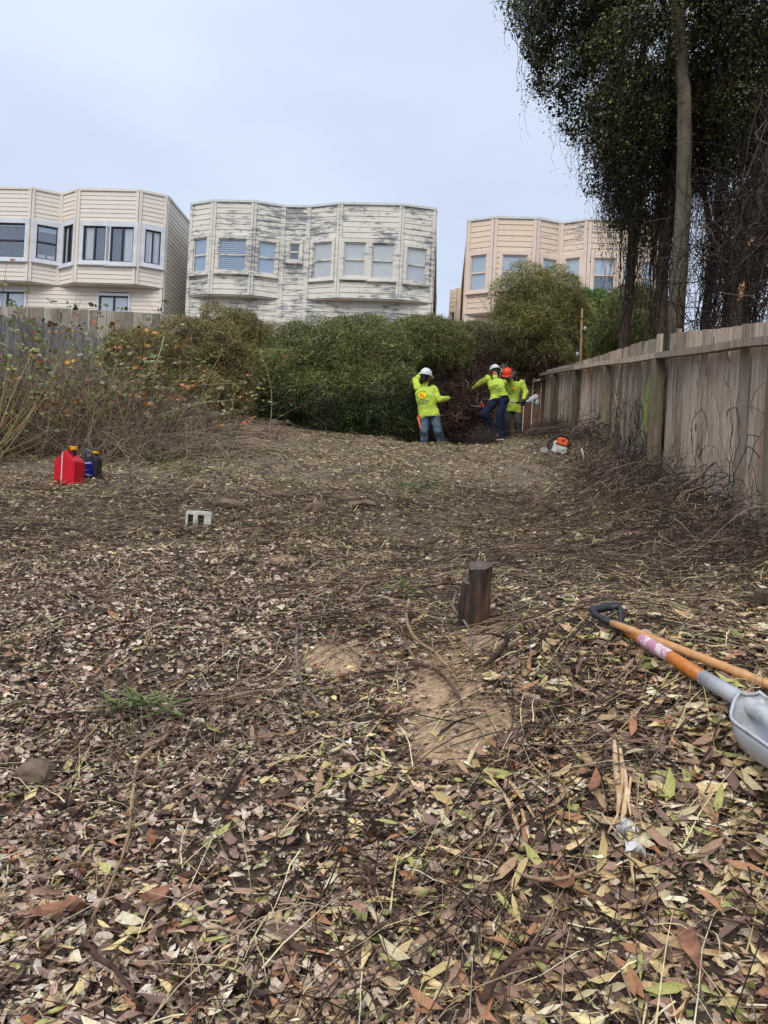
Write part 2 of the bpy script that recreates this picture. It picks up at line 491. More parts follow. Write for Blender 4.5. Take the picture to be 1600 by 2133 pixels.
# ------------------------------------------------------------------ leaf litter
def litter():
    Vs, Fs, Cs = [], [], []; off = 0
    def push(t3):
        nonlocal off
        V, Fc, c = t3; Vs.append(V); Fs.append(Fc + off); Cs.append(c); off += len(V)
    # long leaves, thickest under the trees on the right and in the foreground
    P = scatter(36000, 1.0, 6.5, -.6)
    px, py = px_of(P)
    keep = np.clip((px - 520) / 700, .03, 1) * np.clip((py - 1130) / 260, 0, 1) + np.clip((py - 1750) / 500, 0, .35) + .02
    P = P[(rng.random(len(P)) < keep) & soil_keep(P, .05)]
    n_ = len(P); Nn = normals(P[:, 0], P[:, 1])
    L = rng.uniform(.03, .09, n_) * (1 + .15 * rng.normal(size=n_)).clip(.6, 1.4)
    P[:, 2] += rng.uniform(.006, .04, n_)
    push(leaf_field(P, rand_t(n_) + rng.normal(0, .15, (n_, 3)), tilt(Nn, .45), L, L * rng.uniform(.17, .31, n_), rng.uniform(-.2, .24, n_), pick(LEAFY, n_), rng.uniform(-.4, .9, n_), .06))
    # broken, smaller leaf pieces everywhere
    P = scatter(250000, 1.0, 9.5, -.55)
    P = P[soil_keep(P, .10) & (rng.random(len(P)) < .12 + .95 * noise2(P[:, 0] + 50, P[:, 1] + 50, 3.1))]
    n_ = len(P); Nn = normals(P[:, 0], P[:, 1]); P[:, 2] += rng.uniform(.002, .026, n_)
    L = rng.uniform(.010, .034, n_) * (1 + P[:, 1] * .05)
    px, py = px_of(P); thin = 1 - .62 * np.clip((px - 560) / 350, 0, 1) * np.clip((1420 - py) / 160, 0, 1) - .3 * np.clip((1250 - py) / 150, 0, 1) * np.clip((560 - px) / 200, 0, 1)
    push(quad_field(P, rand_t(n_), tilt(Nn, .45), L * (.6 + .4 * thin), L * thin * rng.uniform(.2, .8, n_), rng.uniform(-.35, .35, n_), np.where((rng.random(n_) < (1 - thin) * 1.4)[:, None], pick(FARC, n_), pick(BROWN, n_))))
    # middle-sized curled leaves on the left
    P = scatter(44000, 1.0, 7.5, -.35)
    px, py = px_of(P)
    P = P[(rng.random(len(P)) < np.clip(1.2 - px / 1100, .15, 1) * np.clip((py - 1080) / 80, .15, 1)) & soil_keep(P, .06)]
    n_ = len(P); Nn = normals(P[:, 0], P[:, 1]); P[:, 2] += rng.uniform(.006, .03, n_)
    L = rng.uniform(.025, .06, n_)
    push(leaf_field(P, rand_t(n_) + np.c_[np.zeros((n_, 2)), rng.normal(0, .35, n_)], tilt(Nn, .6), L, L * rng.uniform(.3, .65, n_), rng.uniform(-.3, .35, n_), pick(PINKB, n_), rng.uniform(-.6, 1.1, n_), .085))
    # the far part of the yard
    P = scatter(110000, 6, 17.5, .35)
    P = P[soil_keep(P, .2) & (rng.random(len(P)) < .25 + .9 * noise2(P[:, 0] + 5, P[:, 1] + 60, 1.6))]
    n_ = len(P); Nn = normals(P[:, 0], P[:, 1]); P[:, 2] += rng.uniform(.004, .05, n_)
    L = rng.uniform(.02, .065, n_)
    push(tri_field(P, rand_t(n_), tilt(Nn, .6), L, L * rng.uniform(.14, .55, n_), rng.uniform(-.3, .3, n_), pick(FARC, n_)))
    me = np_mesh('leaf_litter', np.concatenate(Vs), np.concatenate(Fs), np.concatenate(Cs))
    tag(obj('leaf_litter', me, vmat('dry_leaf', .72, 0, .3, .3, 90)), 'dry brown and yellow fallen leaves covering the cleared slope', 'leaf litter', kind='stuff')
litter()

def wander(P, heading, L, k, wig, lift=(.004, .02), hug=True, arch=None):
    """wiggly twig paths lying on the ground"""
    n_ = len(P); pts = np.zeros((n_, k, 3)); pts[:, 0] = P; hd = heading.copy(); step = L / (k - 1)
    curl = rng.normal(0, wig * .5, n_)
    for i in range(1, k):
        hd = hd + curl + rng.normal(0, wig, n_)
        pts[:, i, 0] = pts[:, i - 1, 0] + np.cos(hd) * step; pts[:, i, 1] = pts[:, i - 1, 1] + np.sin(hd) * step
    z = H(pts[..., 0].ravel(), pts[..., 1].ravel()).reshape(n_, k)
    pts[..., 2] = z + rng.uniform(*lift, (n_, 1)) + rng.uniform(0, .012, (n_, k))
    if arch is not None: pts[..., 2] += np.sin(np.linspace(0, np.pi, k))[None, :] * (arch * L)[:, None]
    return pts

DARKTW = [(2.4, (70, 55, 49)), (2.2, (102, 83, 72)), (1.8, (146, 124, 106)), (1.1, (46, 37, 34)), (.8, (178, 156, 132))]
def twigs():
    # scattered twigs
    P = scatter(36000, 1.1, 15, -.12); P = P[soil_keep(P, .3)]
    dens = noise2(P[:, 0] + 20, P[:, 1] + 3, 1.3)
    px, py = px_of(P)
    zone = np.zeros(len(P))
    for cx, cy, rx, ry in ((1000, 1940, 330, 170), (960, 1390, 200, 100), (760, 1290, 130, 60), (1480, 1120, 220, 120), (1330, 950, 160, 60), (480, 1480, 260, 60), (1120, 1560, 170, 120), (700, 1055, 900, 30), (1250, 1060, 420, 60), (80, 1120, 150, 55), (480, 1095, 320, 36), (1150, 1180, 400, 40)):
        zone = np.maximum(zone, np.exp(-((px - cx) / rx) ** 2 - ((py - cy) / ry) ** 2))
    P = P[rng.random(len(P)) < .10 + .45 * dens ** 2 + .85 * zone]
    n_ = len(P); L = rng.uniform(.10, .55, n_) * rng.uniform(.6, 1.5, n_) ; R = rng.uniform(.0009, .0026, n_) * (1 + P[:, 1] * .06)
    pts = wander(P, rng.uniform(0, 2 * np.pi, n_), L, 6, .30, (.006, .05), arch=np.abs(rng.normal(0, .06, n_)))
    tc_ = pick(DARKTW, n_)
    A = tube_field(pts, R[:, None] * np.linspace(1, .5, 6)[None, :], tc_, 3)
    sel = np.where(rng.random(n_) < .4)[0]; j = rng.integers(1, 4, len(sel)); b0 = pts[sel, j]; dv = pts[sel, j + 1] - b0
    hd2 = np.arctan2(dv[:, 1], dv[:, 0]) + rng.choice([-1, 1], len(sel)) * rng.uniform(.4, 1.1, len(sel))
    p2 = wander(b0, hd2, L[sel] * rng.uniform(.25, .6, len(sel)), 4, .2, (.006, .05)); p2[:, 0] = b0
    A2 = tube_field(p2, (R[sel] * .7)[:, None] * np.linspace(1, .4, 4)[None, :], tc_[sel], 3)
    A = (np.concatenate([A[0], A2[0]]), np.concatenate([A[1], A2[1] + len(A[0])]), np.concatenate([A[2], A2[2]]))
    # dark cut brush heaped along the foot of the right fence
    m = 2400
    d = rng.uniform(4.6, 17.0, m); off_ = np.abs(rng.normal(0, .45, m))
    x = 2.30 + .0687 * d - off_ * (1.25 - d * .045); P2 = np.c_[x, d, H(x, d)]
    up = np.exp(-off_ * 2.2) * rng.uniform(0, .32, m); P2[:, 2] += up
    L2 = rng.uniform(.15, .6, m); pts2 = wander(P2, rng.uniform(0, 2 * np.pi, m), L2, 7, .35, (.0, .03), arch=rng.normal(.10, .15, m).clip(0, .4))
    pts2[..., 2] += up[:, None]
    pts2[..., 0] = np.minimum(pts2[..., 0], 2.30 + .0687 * pts2[..., 1])
    B = tube_field(pts2, (rng.uniform(.0018, .0042, m) * (1 + d * .04))[:, None] * np.linspace(1, .4, 7)[None, :], pick([(3, (60, 48, 44)), (2, (84, 70, 64)), (1.4, (124, 106, 94)), (.5, (170, 152, 132))], m), 3)
    V = np.concatenate([A[0], B[0]]); Fc = np.concatenate([A[1], B[1] + len(A[0])]); c = np.concatenate([A[2], B[2]])
    tag(obj('twig_litter', np_mesh('twig_litter', V, Fc, c), vmat('twig_bark', .85, 0, .15, .3, 120)), 'thin dark cut twigs and vine stems strewn over the slope', 'twigs', kind='stuff')
    # straw: pale dry grass lying flat
    P = scatter(30000, 1.2, 16, .15)
    px, py = px_of(P)
    zone = .12 + .25 * noise2(P[:, 0] + 13, P[:, 1] + 77, 1.1)
    for cx, cy, rx, ry, g in ((480, 2010, 120, 110, .8), (1500, 2090, 130, 70, 1), (1400, 1235, 260, 60, .8), (1250, 1420, 120, 70, .5), (560, 920, 160, 40, 1.2), (900, 950, 500, 40, .9), (300, 960, 260, 50, .9), (760, 1010, 600, 40, .6), (760, 1180, 300, 80, .4)):
        zone = np.maximum(zone, g * np.exp(-((px - cx) / rx) ** 2 - ((py - cy) / ry) ** 2))
    P = P[(rng.random(len(P)) < zone) & soil_keep(P, .2)]
    n_ = len(P); pts = wander(P, rng.uniform(0, 2 * np.pi, n_), rng.uniform(.06, .32, n_), 5, .12, (.012, .05), arch=np.abs(rng.normal(0, .06, n_)))
    A = ribbon_field(pts, rng.uniform(.002, .0045, n_) * (1 + P[:, 1] * .09), pick([(3, (206, 188, 142)), (2, (178, 166, 108)), (2, (160, 138, 106)), (1.6, (226, 212, 174))], n_), np.tile(np.array([0, -.3, 1.]), (n_, 1)))
    tag(obj('dry_straw', np_mesh('dry_straw', *A), vmat('straw', .75, 0, .2, .25, 60)), 'pale dry grass stalks lying over the leaf litter', 'straw', kind='stuff')
twigs()

# the 300 leaves that show largest, each a piece of its own on the ground
def big_leaves():
    variants = []
    pal = [(180, 144, 116), (216, 190, 134), (192, 188, 112), (192, 140, 102), (136, 108, 94), (220, 204, 160), (196, 164, 122), (154, 122, 106)]
    for i, c in enumerate(pal):
        for j in range(2):
            L = 1.0; W = .20 + .09 * j
            V, Fc, _ = leaf_field(np.zeros((1, 3)), np.array([[1., 0, 0]]), np.array([[0, 0, 1.]]), np.array([L]), np.array([W]), np.array([(-.12, .16)[j] + .04 * (i % 3)]), np.zeros((1, 3)), np.array([.35 + .5 * ((i + j) % 2)]))
            me = np_mesh('leaf', V, Fc)
            me.materials.append(mat('leaf_%d' % i, lin(*c), tuple(x * .55 for x in lin(*c)), 14, .6, (1, 3, 1), .2, spec=.35))
            variants.append(me)
    P = scatter(2600, 1.45, 3.0, -.5, .5, 0); px, py = px_of(P)
    keep = (np.clip((px - 250) / 900, .12, 1) > rng.random(len(P))) & (px > 5) & (px < 1595) & (py < 2125) & (py > 1330) & soil_keep(P, .02)
    P = P[keep][:294]
    Nn = tilt(normals(P[:, 0], P[:, 1]), .3)
    for i in range(len(P)):
        o = bpy.data.objects.new('leaf', random.choice(variants)); COL.objects.link(o); o.parent = ground
        L = random.uniform(.065, .115)
        q = Vector(Nn[i]).to_track_quat('Z', 'Y').to_matrix().to_4x4() @ Matrix.Rotation(random.uniform(0, 6.28), 4, 'Z')
        o.matrix_local = Matrix.Translation(Vector(P[i]) + Vector((0, 0, random.uniform(.03, .05)))) @ q @ Matrix.Scale(L, 4)
big_leaves()
def curled_leaves():
    m = mat('curled_leaf', lin(168, 118, 88), lin(104, 68, 52), 16, .6, (1, 3, 1), .2, spec=.35)
    for x, y, L, w, a, cu in ((112, 1955, .15, .36, .25, .22), (158, 1948, .13, .45, -.9, .3), (1240, 1690, .12, .3, 1.2, .2), (325, 1925, .10, .5, .4, .35), (1180, 1905, .12, .4, -1.3, .15), (1430, 2040, .13, .34, 1.5, -.15)):
        p = ground_at(x, y); Nn = normals(np.array([p.x]), np.array([p.y]))
        V, Fc, _ = leaf_field(np.array([p]) + np.array([0, 0, .06]), np.array([[math.cos(a), math.sin(a), .25]]), Nn, np.array([L]), np.array([L * w]), np.array([cu]), np.zeros((1, 3)), np.array([.9]))
        me = np_mesh('leaf', V, Fc); me.materials.append(m)
        o = bpy.data.objects.new('leaf', me); COL.objects.link(o); o.parent = ground
curled_leaves()

# ------------------------------------------------------------------ buildings
TH = math.atan(.0687)
UX, VX = Vector((math.cos(TH), -math.sin(TH), 0)), Vector((math.sin(TH), math.cos(TH), 0))

def siding_mat(name, paint, shade, wood, peel, rust=.0):
    m, t, b = new_mat(name)
    b.inputs['Roughness'].default_value = .75; b.inputs['Specular IOR Level'].default_value = .2
    tc = t.nodes.new('ShaderNodeTexCoord')
    def noise(sc, st, d=8, r=.7):
        mp = t.nodes.new('ShaderNodeMapping'); mp.inputs['Scale'].default_value = st
        t.links.new(tc.outputs['Object'], mp.inputs[0])
        q = t.nodes.new('ShaderNodeTexNoise'); q.inputs['Scale'].default_value = sc; q.inputs['Detail'].default_value = d; q.inputs['Roughness'].default_value = r
        t.links.new(mp.outputs[0], q.inputs['Vector']); return q.outputs[0]
    def ramp(src, stops):
        r = t.nodes.new('ShaderNodeValToRGB'); e = r.color_ramp.elements
        while len(e) < len(stops): e.new(.5)
        for q, (p, c) in zip(e, stops): q.position = p; q.color = (*c, 1)
        t.links.new(src, r.inputs[0]); return r.outputs[0]
    base = ramp(noise(1.1, (1, 1, 2)), [(.3, shade), (.7, paint)])
    wd = ramp(noise(5, (1, 1, 14)), [(.3, tuple(c * .5 for c in wood)), (.7, wood)])
    # peeling: long horizontal flakes, gathered in patches
    fl = noise(2.1, (1.0, 1.0, 5.0), 10, .80); pt = noise(.55, (1, 1, 1.3), 3, .5)
    ad = t.nodes.new('ShaderNodeMath'); ad.operation = 'MULTIPLY_ADD'; ad.inputs[1].default_value = .5
    t.links.new(pt, ad.inputs[0]); t.links.new(fl, ad.inputs[2])
    msk = ramp(ad.outputs[0], [(peel, (0, 0, 0)), (peel + .05, (.95, .95, .95))])
    mx = t.nodes.new('ShaderNodeMixRGB'); t.links.new(msk, mx.inputs[0]); t.links.new(base, mx.inputs[1]); t.links.new(wd, mx.inputs[2])
    last = mx.outputs[0]
    if rust:
        rs = ramp(noise(1.7, (3.0, 3.0, .35), 5, .6), [(.70 - rust, (0, 0, 0)), (.80, (.55, .55, .55))])
        m2 = t.nodes.new('ShaderNodeMixRGB'); t.links.new(rs, m2.inputs[0]); t.links.new(last, m2.inputs[1]); m2.inputs[2].default_value = (.50, .27, .12, 1)
        last = m2.outputs[0]
    t.links.new(last, b.inputs['Base Color'])
    bp = t.nodes.new('ShaderNodeBump'); bp.inputs['Strength'].default_value = .35; bp.inputs['Distance'].default_value = .01
    t.links.new(ad.outputs[0], bp.inputs['Height']); t.links.new(bp.outputs[0], b.inputs['Normal'])
    return m

def glass_mat(name, refl, tint):
    m, t, b = new_mat(name)
    t.nodes.remove(b)
    g = t.nodes.new('ShaderNodeBsdfGlossy'); g.inputs['Roughness'].default_value = .04; g.inputs['Color'].default_value = (.9, .95, 1, 1)
    tr = t.nodes.new('ShaderNodeBsdfTransparent'); tr.inputs[0].default_value = (*tint, 1)
    ms = t.nodes.new('ShaderNodeMixShader'); ms.inputs[0].default_value = refl
    t.links.new(tr.outputs[0], ms.inputs[1]); t.links.new(g.outputs[0], ms.inputs[2])
    t.links.new(ms.outputs[0], t.nodes['Material Output'].inputs[0])
    return m
GLASS = glass_mat('window_glass', .15, (.96, .97, .98))
WHITE = mat('white_trim', (.72, .74, .77), (.58, .60, .64), 3, .6)
DARKFR = mat('dark_metal_frame', (.03, .028, .03), None, 5, .4)
INTER = mat('unlit_interior', (.05, .052, .056), (.03, .032, .035), 2, .9)  # near-black colour stands in for the lack of light indoors
SHEER = mat('curtain_white', (.80, .79, .77), (.56, .56, .57), 5, .9, (6, 6, .2))
BLIND = mat('blind_grey', (.80, .77, .66), (.70, .68, .58), 2, .8)
SHADE_ = mat('shade_beige', (.68, .64, .62), (.6, .56, .55), 2, .8)
BLUEB = mat('blind_blue', (.40, .52, .64), (.34, .46, .58), 2, .8)

class House:
    def __init__(s, name, label, cat, px, py, d, zt_py, group):
        p = at(px, py, d)
        s.O = Vector((p.x, p.y, 4.0))
        s.root = empty(name, s.O, -TH); tag(s.root, label, cat, group)
        s.zt = at(px, zt_py, d).z
        s.eye = s.loc(EYE)
    def loc(s, p):
        q = Vector(p) - s.O
        return Vector((q.dot(UX), q.dot(VX), q.z))
    def rayloc(s, px, py):
        D = ray(px, py); return Vector((D.dot(UX), D.dot(VX), D.z))
    def on_w(s, px, py, w):
        D = s.rayloc(px, py); k = (w - s.eye.y) / D.y; p = s.eye + D * k
        return p.x, p.z
    def on_panel(s, px, py, A, B):
        """(distance along A-B, z) where the sight line meets the vertical panel"""
        D = s.rayloc(px, py); a = Vector(A); e = Vector(B) - a; L = e.length; e /= L
        nx, ny = -e.y, e.x
        k = ((a.x - s.eye.x) * nx + (a.y - s.eye.y) * ny) / (D.x * nx + D.y * ny)
        p = s.eye + D * k
        return (p.x - a.x) * e.x + (p.y - a.y) * e.y, p.z
    def part(s, name, mb, m, parent=None, **kw):
        o = obj(name, mb.mesh(name, **kw), m, None)
        o.parent = parent or s.root
        return o
    def panel(s, A, B, z0, z1, expo, m, wins=(), trim=None, corner=True, cw=.11, style=None):
        """clapboards, one object each, between A and B (plan) with holes for the windows"""
        a = Vector(A); e = Vector(B) - a; L = e.length; e /= L
        nrm = Vector((e.y, -e.x))                # towards the viewer
        f = lambda q, o, z: Vector((a.x + e.x * q + nrm.x * o, a.y + e.y * q + nrm.y * o, z))
        rows = int(round((z1 - z0) / expo)); ex = (z1 - z0) / rows
        holes = []
        for w in wins:
            s0, za = s.on_panel(w['x0'], w['y0'], A, B); s1, zb = s.on_panel(w['x1'], w['y1'], A, B)
            s0, s1 = max(min(s0, s1), .02), min(max(s0, s1), L - .02)
            holes.append((s0, s1, min(za, zb), max(za, zb), w))
        for r in range(rows):
            za, zb = z0 + r * ex, z0 + (r + 1) * ex - .007
            cuts = [(0, L)]
            for (s0, s1, w0, w1, w) in holes:
                if zb > w0 - .01 and za < w1 + .01:
                    nc = []
                    for c0, c1 in cuts:
                        if s0 > c0: nc.append((c0, min(c1, s0)))
                        if s1 < c1: nc.append((max(c0, s1), c1))
                        if s1 <= c0 or s0 >= c1: nc.append((c0, c1))
                    cuts = [q for q in set(nc) if q[1] - q[0] > .02]
            for c0, c1 in cuts:
                j = random.uniform(-.003, .003)
                mb = MB().hexa([f(c0, 0, za), f(c1, 0, za), f(c1, .034 + j, za), f(c0, .034 + j, za),
                                f(c0, 0, zb), f(c1, 0, zb), f(c1, .016 + j, zb), f(c0, .016 + j, zb)])
                s.part('siding_board', mb, m)
        if corner:
            for q in (cw / 2, L - cw / 2):
                mb = MB().hexa([f(q - cw / 2, .0, z0 - .01), f(q + cw / 2, .0, z0 - .01), f(q + cw / 2, .062, z0 - .01), f(q - cw / 2, .062, z0 - .01),
                                f(q - cw / 2, .0, z1), f(q + cw / 2, .0, z1), f(q + cw / 2, .062, z1), f(q - cw / 2, .062, z1)])
                s.part('corner_board', mb, trim or m)
        for (s0, s1, w0, w1, w) in holes: s.window(f, s0, s1, w0, w1, w)
    def window(s, f, s0, s1, z0, z1, w):
        fr = w.get('trim', WHITE); tw = w.get('tw', .13); pr = .075
        def bx(mb, a0, a1, b0, b1, o0, o1):
            return mb.hexa([f(a0, o0, b0), f(a1, o0, b0), f(a1, o1, b0), f(a0, o1, b0), f(a0, o0, b1), f(a1, o0, b1), f(a1, o1, b1), f(a0, o1, b1)])
        c = MB()
        tr = min(tw, max(.03, w.get('maxr', 9)))
        bx(c, s0 - tw, s0, z0, z1, -.02, pr); bx(c, s1, s1 + tr, z0, z1, -.02, pr)
        bx(c, s0 - tw, s1 + tr, z1, z1 + tw * 1.25, -.02, pr + .004); bx(c, s0 - tw, s1 + tr, z0 - tw * .9, z0, -.02, pr + .004)
        win = s.part('window', c, fr)
        sl = MB(); bx(sl, s0 - tw - .02, s1 + tr + .02, z0 - tw * .9 - .05, z0 - tw * .9, .0, pr + .07)
        s.part('sill', sl, fr, win)
        sm = w.get('sash', fr); sw = .045
        g = MB()
        bx(g, s0, s0 + sw, z0, z1, -.05, .02); bx(g, s1 - sw, s1, z0, z1, -.05, .02)
        bx(g, s0 + sw, s1 - sw, z0, z0 + sw, -.05, .02); bx(g, s0 + sw, s1 - sw, z1 - sw, z1, -.05, .02)
        if w.get('kind', 'hung') == 'hung':
            zm = z0 + (z1 - z0) * w.get('mid', .5)
            bx(g, s0 + sw, s1 - sw, zm - .03, zm + .03, -.045, .028)
        else:
            q = (s0 + s1) / 2; bx(g, q - .03, q + .03, z0 + sw, z1 - sw, -.045, .028)
        s.part('sash', g, sm, win)
        p = MB(); bx(p, s0 + sw * .5, s1 - sw * .5, z0 + sw * .5, z1 - sw * .5, -.022, -.018)
        s.part('pane', p, w.get('glass', GLASS), win)
        bk = MB(); bx(bk, s0 - .05, s1 + .05, z0 - .05, z1 + .05, -.17, -.15)
        s.part('dark_backing', bk, INTER, win)  # thin dark sheet painting in the unlit space behind the pane
        W = s1 - s0
        for (kind, q0, q1, r0, r1, cm) in w.get('cur', ()):
            a0, a1, b0, b1 = s0 + W * q0, s0 + W * q1, z0 + (z1 - z0) * r0, z0 + (z1 - z0) * r1
            cu = MB()
            if kind == 'flat': bx(cu, a0, a1, b0, b1, -.05, -.042)
            elif kind == 'slat':
                k = int((b1 - b0) / .075)
                for i in range(k): bx(cu, a0, a1, b0 + (b1 - b0) * i / k, b0 + (b1 - b0) * (i + .62) / k, -.07, -.035)
            else:                                                  # pleats
                k = max(4, int((a1 - a0) / .05)); k += k % 2
                v = []
                for i in range(k + 1):
                    q = a0 + (a1 - a0) * i / k
                    v += [f(q, -.034 - (.024 if i % 2 else 0), b0), f(q, -.034 - (.024 if i % 2 else 0), b1)]
                cu.add(v, [(2 * i, 2 * i + 2, 2 * i + 3, 2 * i + 1) for i in range(k)])
            s.part({'flat': 'blind', 'slat': 'blind', 'drape': 'curtain'}[kind], cu, cm, win)
    def core(s, poly, z0, z1, m, name='wall'):
        s.part(name, MB().prism(poly, z0, z1, lambda x, y, t: Vector((x, y, t))), m)
    def cap(s, pts, z, m, hgt=.10, over=.08):
        """metal edge strip that follows the roofline"""
        for i in range(len(pts) - 1):
            a, b = Vector(pts[i]), Vector(pts[i + 1]); e = (b - a).normalized(); nr = Vector((e.y, -e.x))
            g = lambda q, o, zz: Vector((q.x + nr.x * o, q.y + nr.y * o, zz))
            x0, x1 = a - e * .03, b + e * .03
            dz = .002 * (i % 2)
            s.part('roof_edge', MB().hexa([g(x0, -.12, z - dz), g(x1, -.12, z - dz), g(x1, over, z - dz), g(x0, over, z - dz), g(x0, -.12, z + hgt - dz), g(x1, -.12, z + hgt - dz), g(x1, over, z + hgt - dz), g(x0, over, z + hgt - dz)]), m)

def W(x0, y0, x1, y1, **k): return dict(x0=x0, y0=y0, x1=x1, y1=y1, **k)

def inset_poly(pts, depth, off):
    """plan of the core: the panel line pushed back by off, closed at w = depth"""
    return [(u, w + off) for u, w in pts] + [(pts[-1][0], depth), (pts[0][0], depth)]

CREAM = siding_mat('cream_siding', (.80, .725, .635), (.74, .66, .575), (.40, .39, .40), .93, .0)
CREAM_T = mat('cream_trim', (.80, .735, .65), (.71, .64, .56), 3, .7)
PEEL = siding_mat('peeling_white_siding', (.77, .735, .645), (.66, .62, .53), (.30, .305, .325), 0.75, .02)
PEEL_T = siding_mat('peeling_white_trim', (.76, .735, .66), (.64, .60, .52), (.36, .36, .37), .775, .04)
PINK = siding_mat('pink_siding', (.80, .645, .50), (.71, .56, .43), (.36, .36, .385), .815, .02)
PINK_T = siding_mat('pink_trim', (.79, .655, .56), (.68, .55, .46), (.42, .38, .36), .95, .04)
CAPM = mat('roof_edge_metal', (.66, .70, .70), (.56, .58, .56), 4, .6)
SOFF = mat('soffit_wood', (.56, .52, .45), (.46, .42, .36), 4, .9)

def left_house():
    H_ = House('bay_window_house', 'cream clapboard house with dark framed windows, furthest left of the three', 'house', 350, 600, 30.6, 412, 'bay window houses on the hill')
    b = .5; zt = H_.zt - 4; zb = H_.on_w(338, 601, 0)[1]
    u = lambda px, py, w: H_.on_w(px, py, w)[0]
    pts = [(u(-190, 400, 0), 0), (u(-120, 395, -b), -b), (u(68, 395, -b), -b), (u(131, 404, 0), 0), (u(164, 399, -b), -b), (u(291, 405, -b), -b), (u(349, 413, 0), 0)]
    dark = dict(sash=DARKFR, tw=.16)
    dr = lambda *q: tuple(('drape', *c, 0.0, 1.0, SHEER) for c in q)
    wins = {1: [W(-75, 463, 51, 537, cur=(('flat', 0, 1, .93, 1, SHEER),), **dark)],
            2: [W(78, 468, 117, 545, cur=(('flat', 0, 1, .82, .99, BLUEB), ('flat', .05, .45, 0, .14, SHADE_), ('flat', .55, .9, 0, .14, SHADE_)), maxr=.10, **dark)],
            3: [W(136, 473, 152, 546, kind='slide', cur=dr((.1, .6)), maxr=.1, **dark)],
            4: [W(176, 471, 219, 544, kind='slide', cur=dr((.12, .5)), **dark), W(233, 473, 277, 547, kind='slide', cur=dr((.6, 1.0)), **dark)],
            5: [W(303, 478, 332, 553, kind='slide', cur=dr((.05, .45), (.5, .98)), **dark)]}
    for i in range(6):
        H_.panel(pts[i], pts[i + 1], zb, zt, .172, CREAM, wins.get(i, ()), CREAM_T)
    A, B = (pts[0][0], 0), (pts[-1][0], 0)
    H_.panel(A, B, -.5, zb - .03, .172, CREAM, [W(-20, 607, 50, 660, kind='slide', cur=dr((.02, .48), (.52, .98)), sash=DARKFR, tw=.09), W(208, 616, 266, 668, kind='slide', cur=dr((.02, .48), (.52, .98)), sash=DARKFR, tw=.09)], CREAM_T)
    H_.panel(B, (B[0], 13), -.5, zt, .172, CREAM, (), CREAM_T)
    H_.core([(A[0] + .3, .22), (B[0] - .05, .22), (B[0] - .05, 13), (A[0] + .3, 13)], -.6, zt - .02, INTER)
    for k in ((0, 1, 2, 3), (3, 4, 5, 6)):
        q = [pts[i] for i in k]; H_.part('soffit', MB().prism([(q[0][0], .1)] + q + [(q[3][0], .1)], zb - .045, zb - .012, lambda x, y, t: Vector((x, y, t))), SOFF)
    H_.core(inset_poly(pts, .3, .22), zb + .01, zt - .02, INTER, 'bay_core')
    H_.cap(pts + [(B[0], 13)], zt, CREAM_T, .09, .07)
left_house()

def middle_house():
    H_ = House('bay_window_house', 'white clapboard house with paint peeling to grey wood, between the cream and pink houses', 'house', 400, 600, 30.5, 428, 'bay window houses on the hill')
    b = .38; zt = H_.zt - 4; zb = H_.on_w(393, 616.5, 0)[1]
    u = lambda px, py, w: H_.on_w(px, py, w)[0]
    pts = [(u(400, 428, 0), 0), (u(447, 421, -b), -b), (u(530, 426, -b), -b), (u(592, 436, 0), 0), (u(645, 437, 0), 0), (u(710, 432, -b), -b), (u(838, 435, -b), -b), (u(908, 443, 0), 0)]
    k = dict(trim=PEEL_T, tw=.12)
    fl = lambda m, a=0.0, c=1.0: (('flat', 0, 1, a, c, m),)
    wins = {0: [W(406, 498, 430, 566, cur=fl(BLUEB), **k)], 1: [W(457, 497, 512, 565, cur=(('slat', 0, 1, 0, 1, BLUEB),), **k)], 2: [W(539, 502, 572, 573, cur=fl(BLUEB), **k)],
            3: [W(604, 508, 624, 543, **k)], 4: [W(654, 507, 690, 578, cur=fl(BLIND), **k)], 5: [W(718, 505, 760, 577, cur=fl(BLIND), **k), W(776, 507, 819, 581, cur=fl(BLIND), **k)],
            6: [W(848, 515, 886, 590, cur=(('flat', 0, 1, .5, 1, BLIND), ('flat', 0, 1, 0, .5, SHADE_)), **k)]}
    for i in range(7):
        z0 = -.5 if i == 3 else zb
        H_.panel(pts[i], pts[i + 1], z0, zt, .215, PEEL, wins.get(i, ()), PEEL_T, cw=.10)
    H_.panel(pts[0], pts[3], -.5, zb - .03, .215, PEEL, (), PEEL_T, cw=.10); H_.panel(pts[4], pts[7], -.5, zb - .03, .215, PEEL, (), PEEL_T, cw=.10)
    R = pts[-1]
    H_.panel(R, (R[0], 11), -.5, zt, .215, PEEL, (), PEEL_T); H_.panel((pts[0][0], 11), pts[0], -.5, zt, .215, PEEL, (), PEEL_T)
    H_.core([(pts[0][0] + .05, .22), (R[0] - .05, .22), (R[0] - .05, 11), (pts[0][0] + .05, 11)], -.6, zt - .02, INTER)
    H_.core(inset_poly([(pts[0][0] + .06, 0)] + pts[1:-1] + [(R[0] - .06, 0)], .3, .22), zb + .01, zt - .02, INTER, 'bay_core')
    for q in (pts[0:4], pts[4:8]):
        H_.part('soffit', MB().prism([(q[0][0], .1)] + q + [(q[3][0], .1)], zb - .045, zb - .012, lambda x, y, t: Vector((x, y, t))), SOFF)
    H_.cap(pts, zt, CAPM, .09, .08)
middle_house()

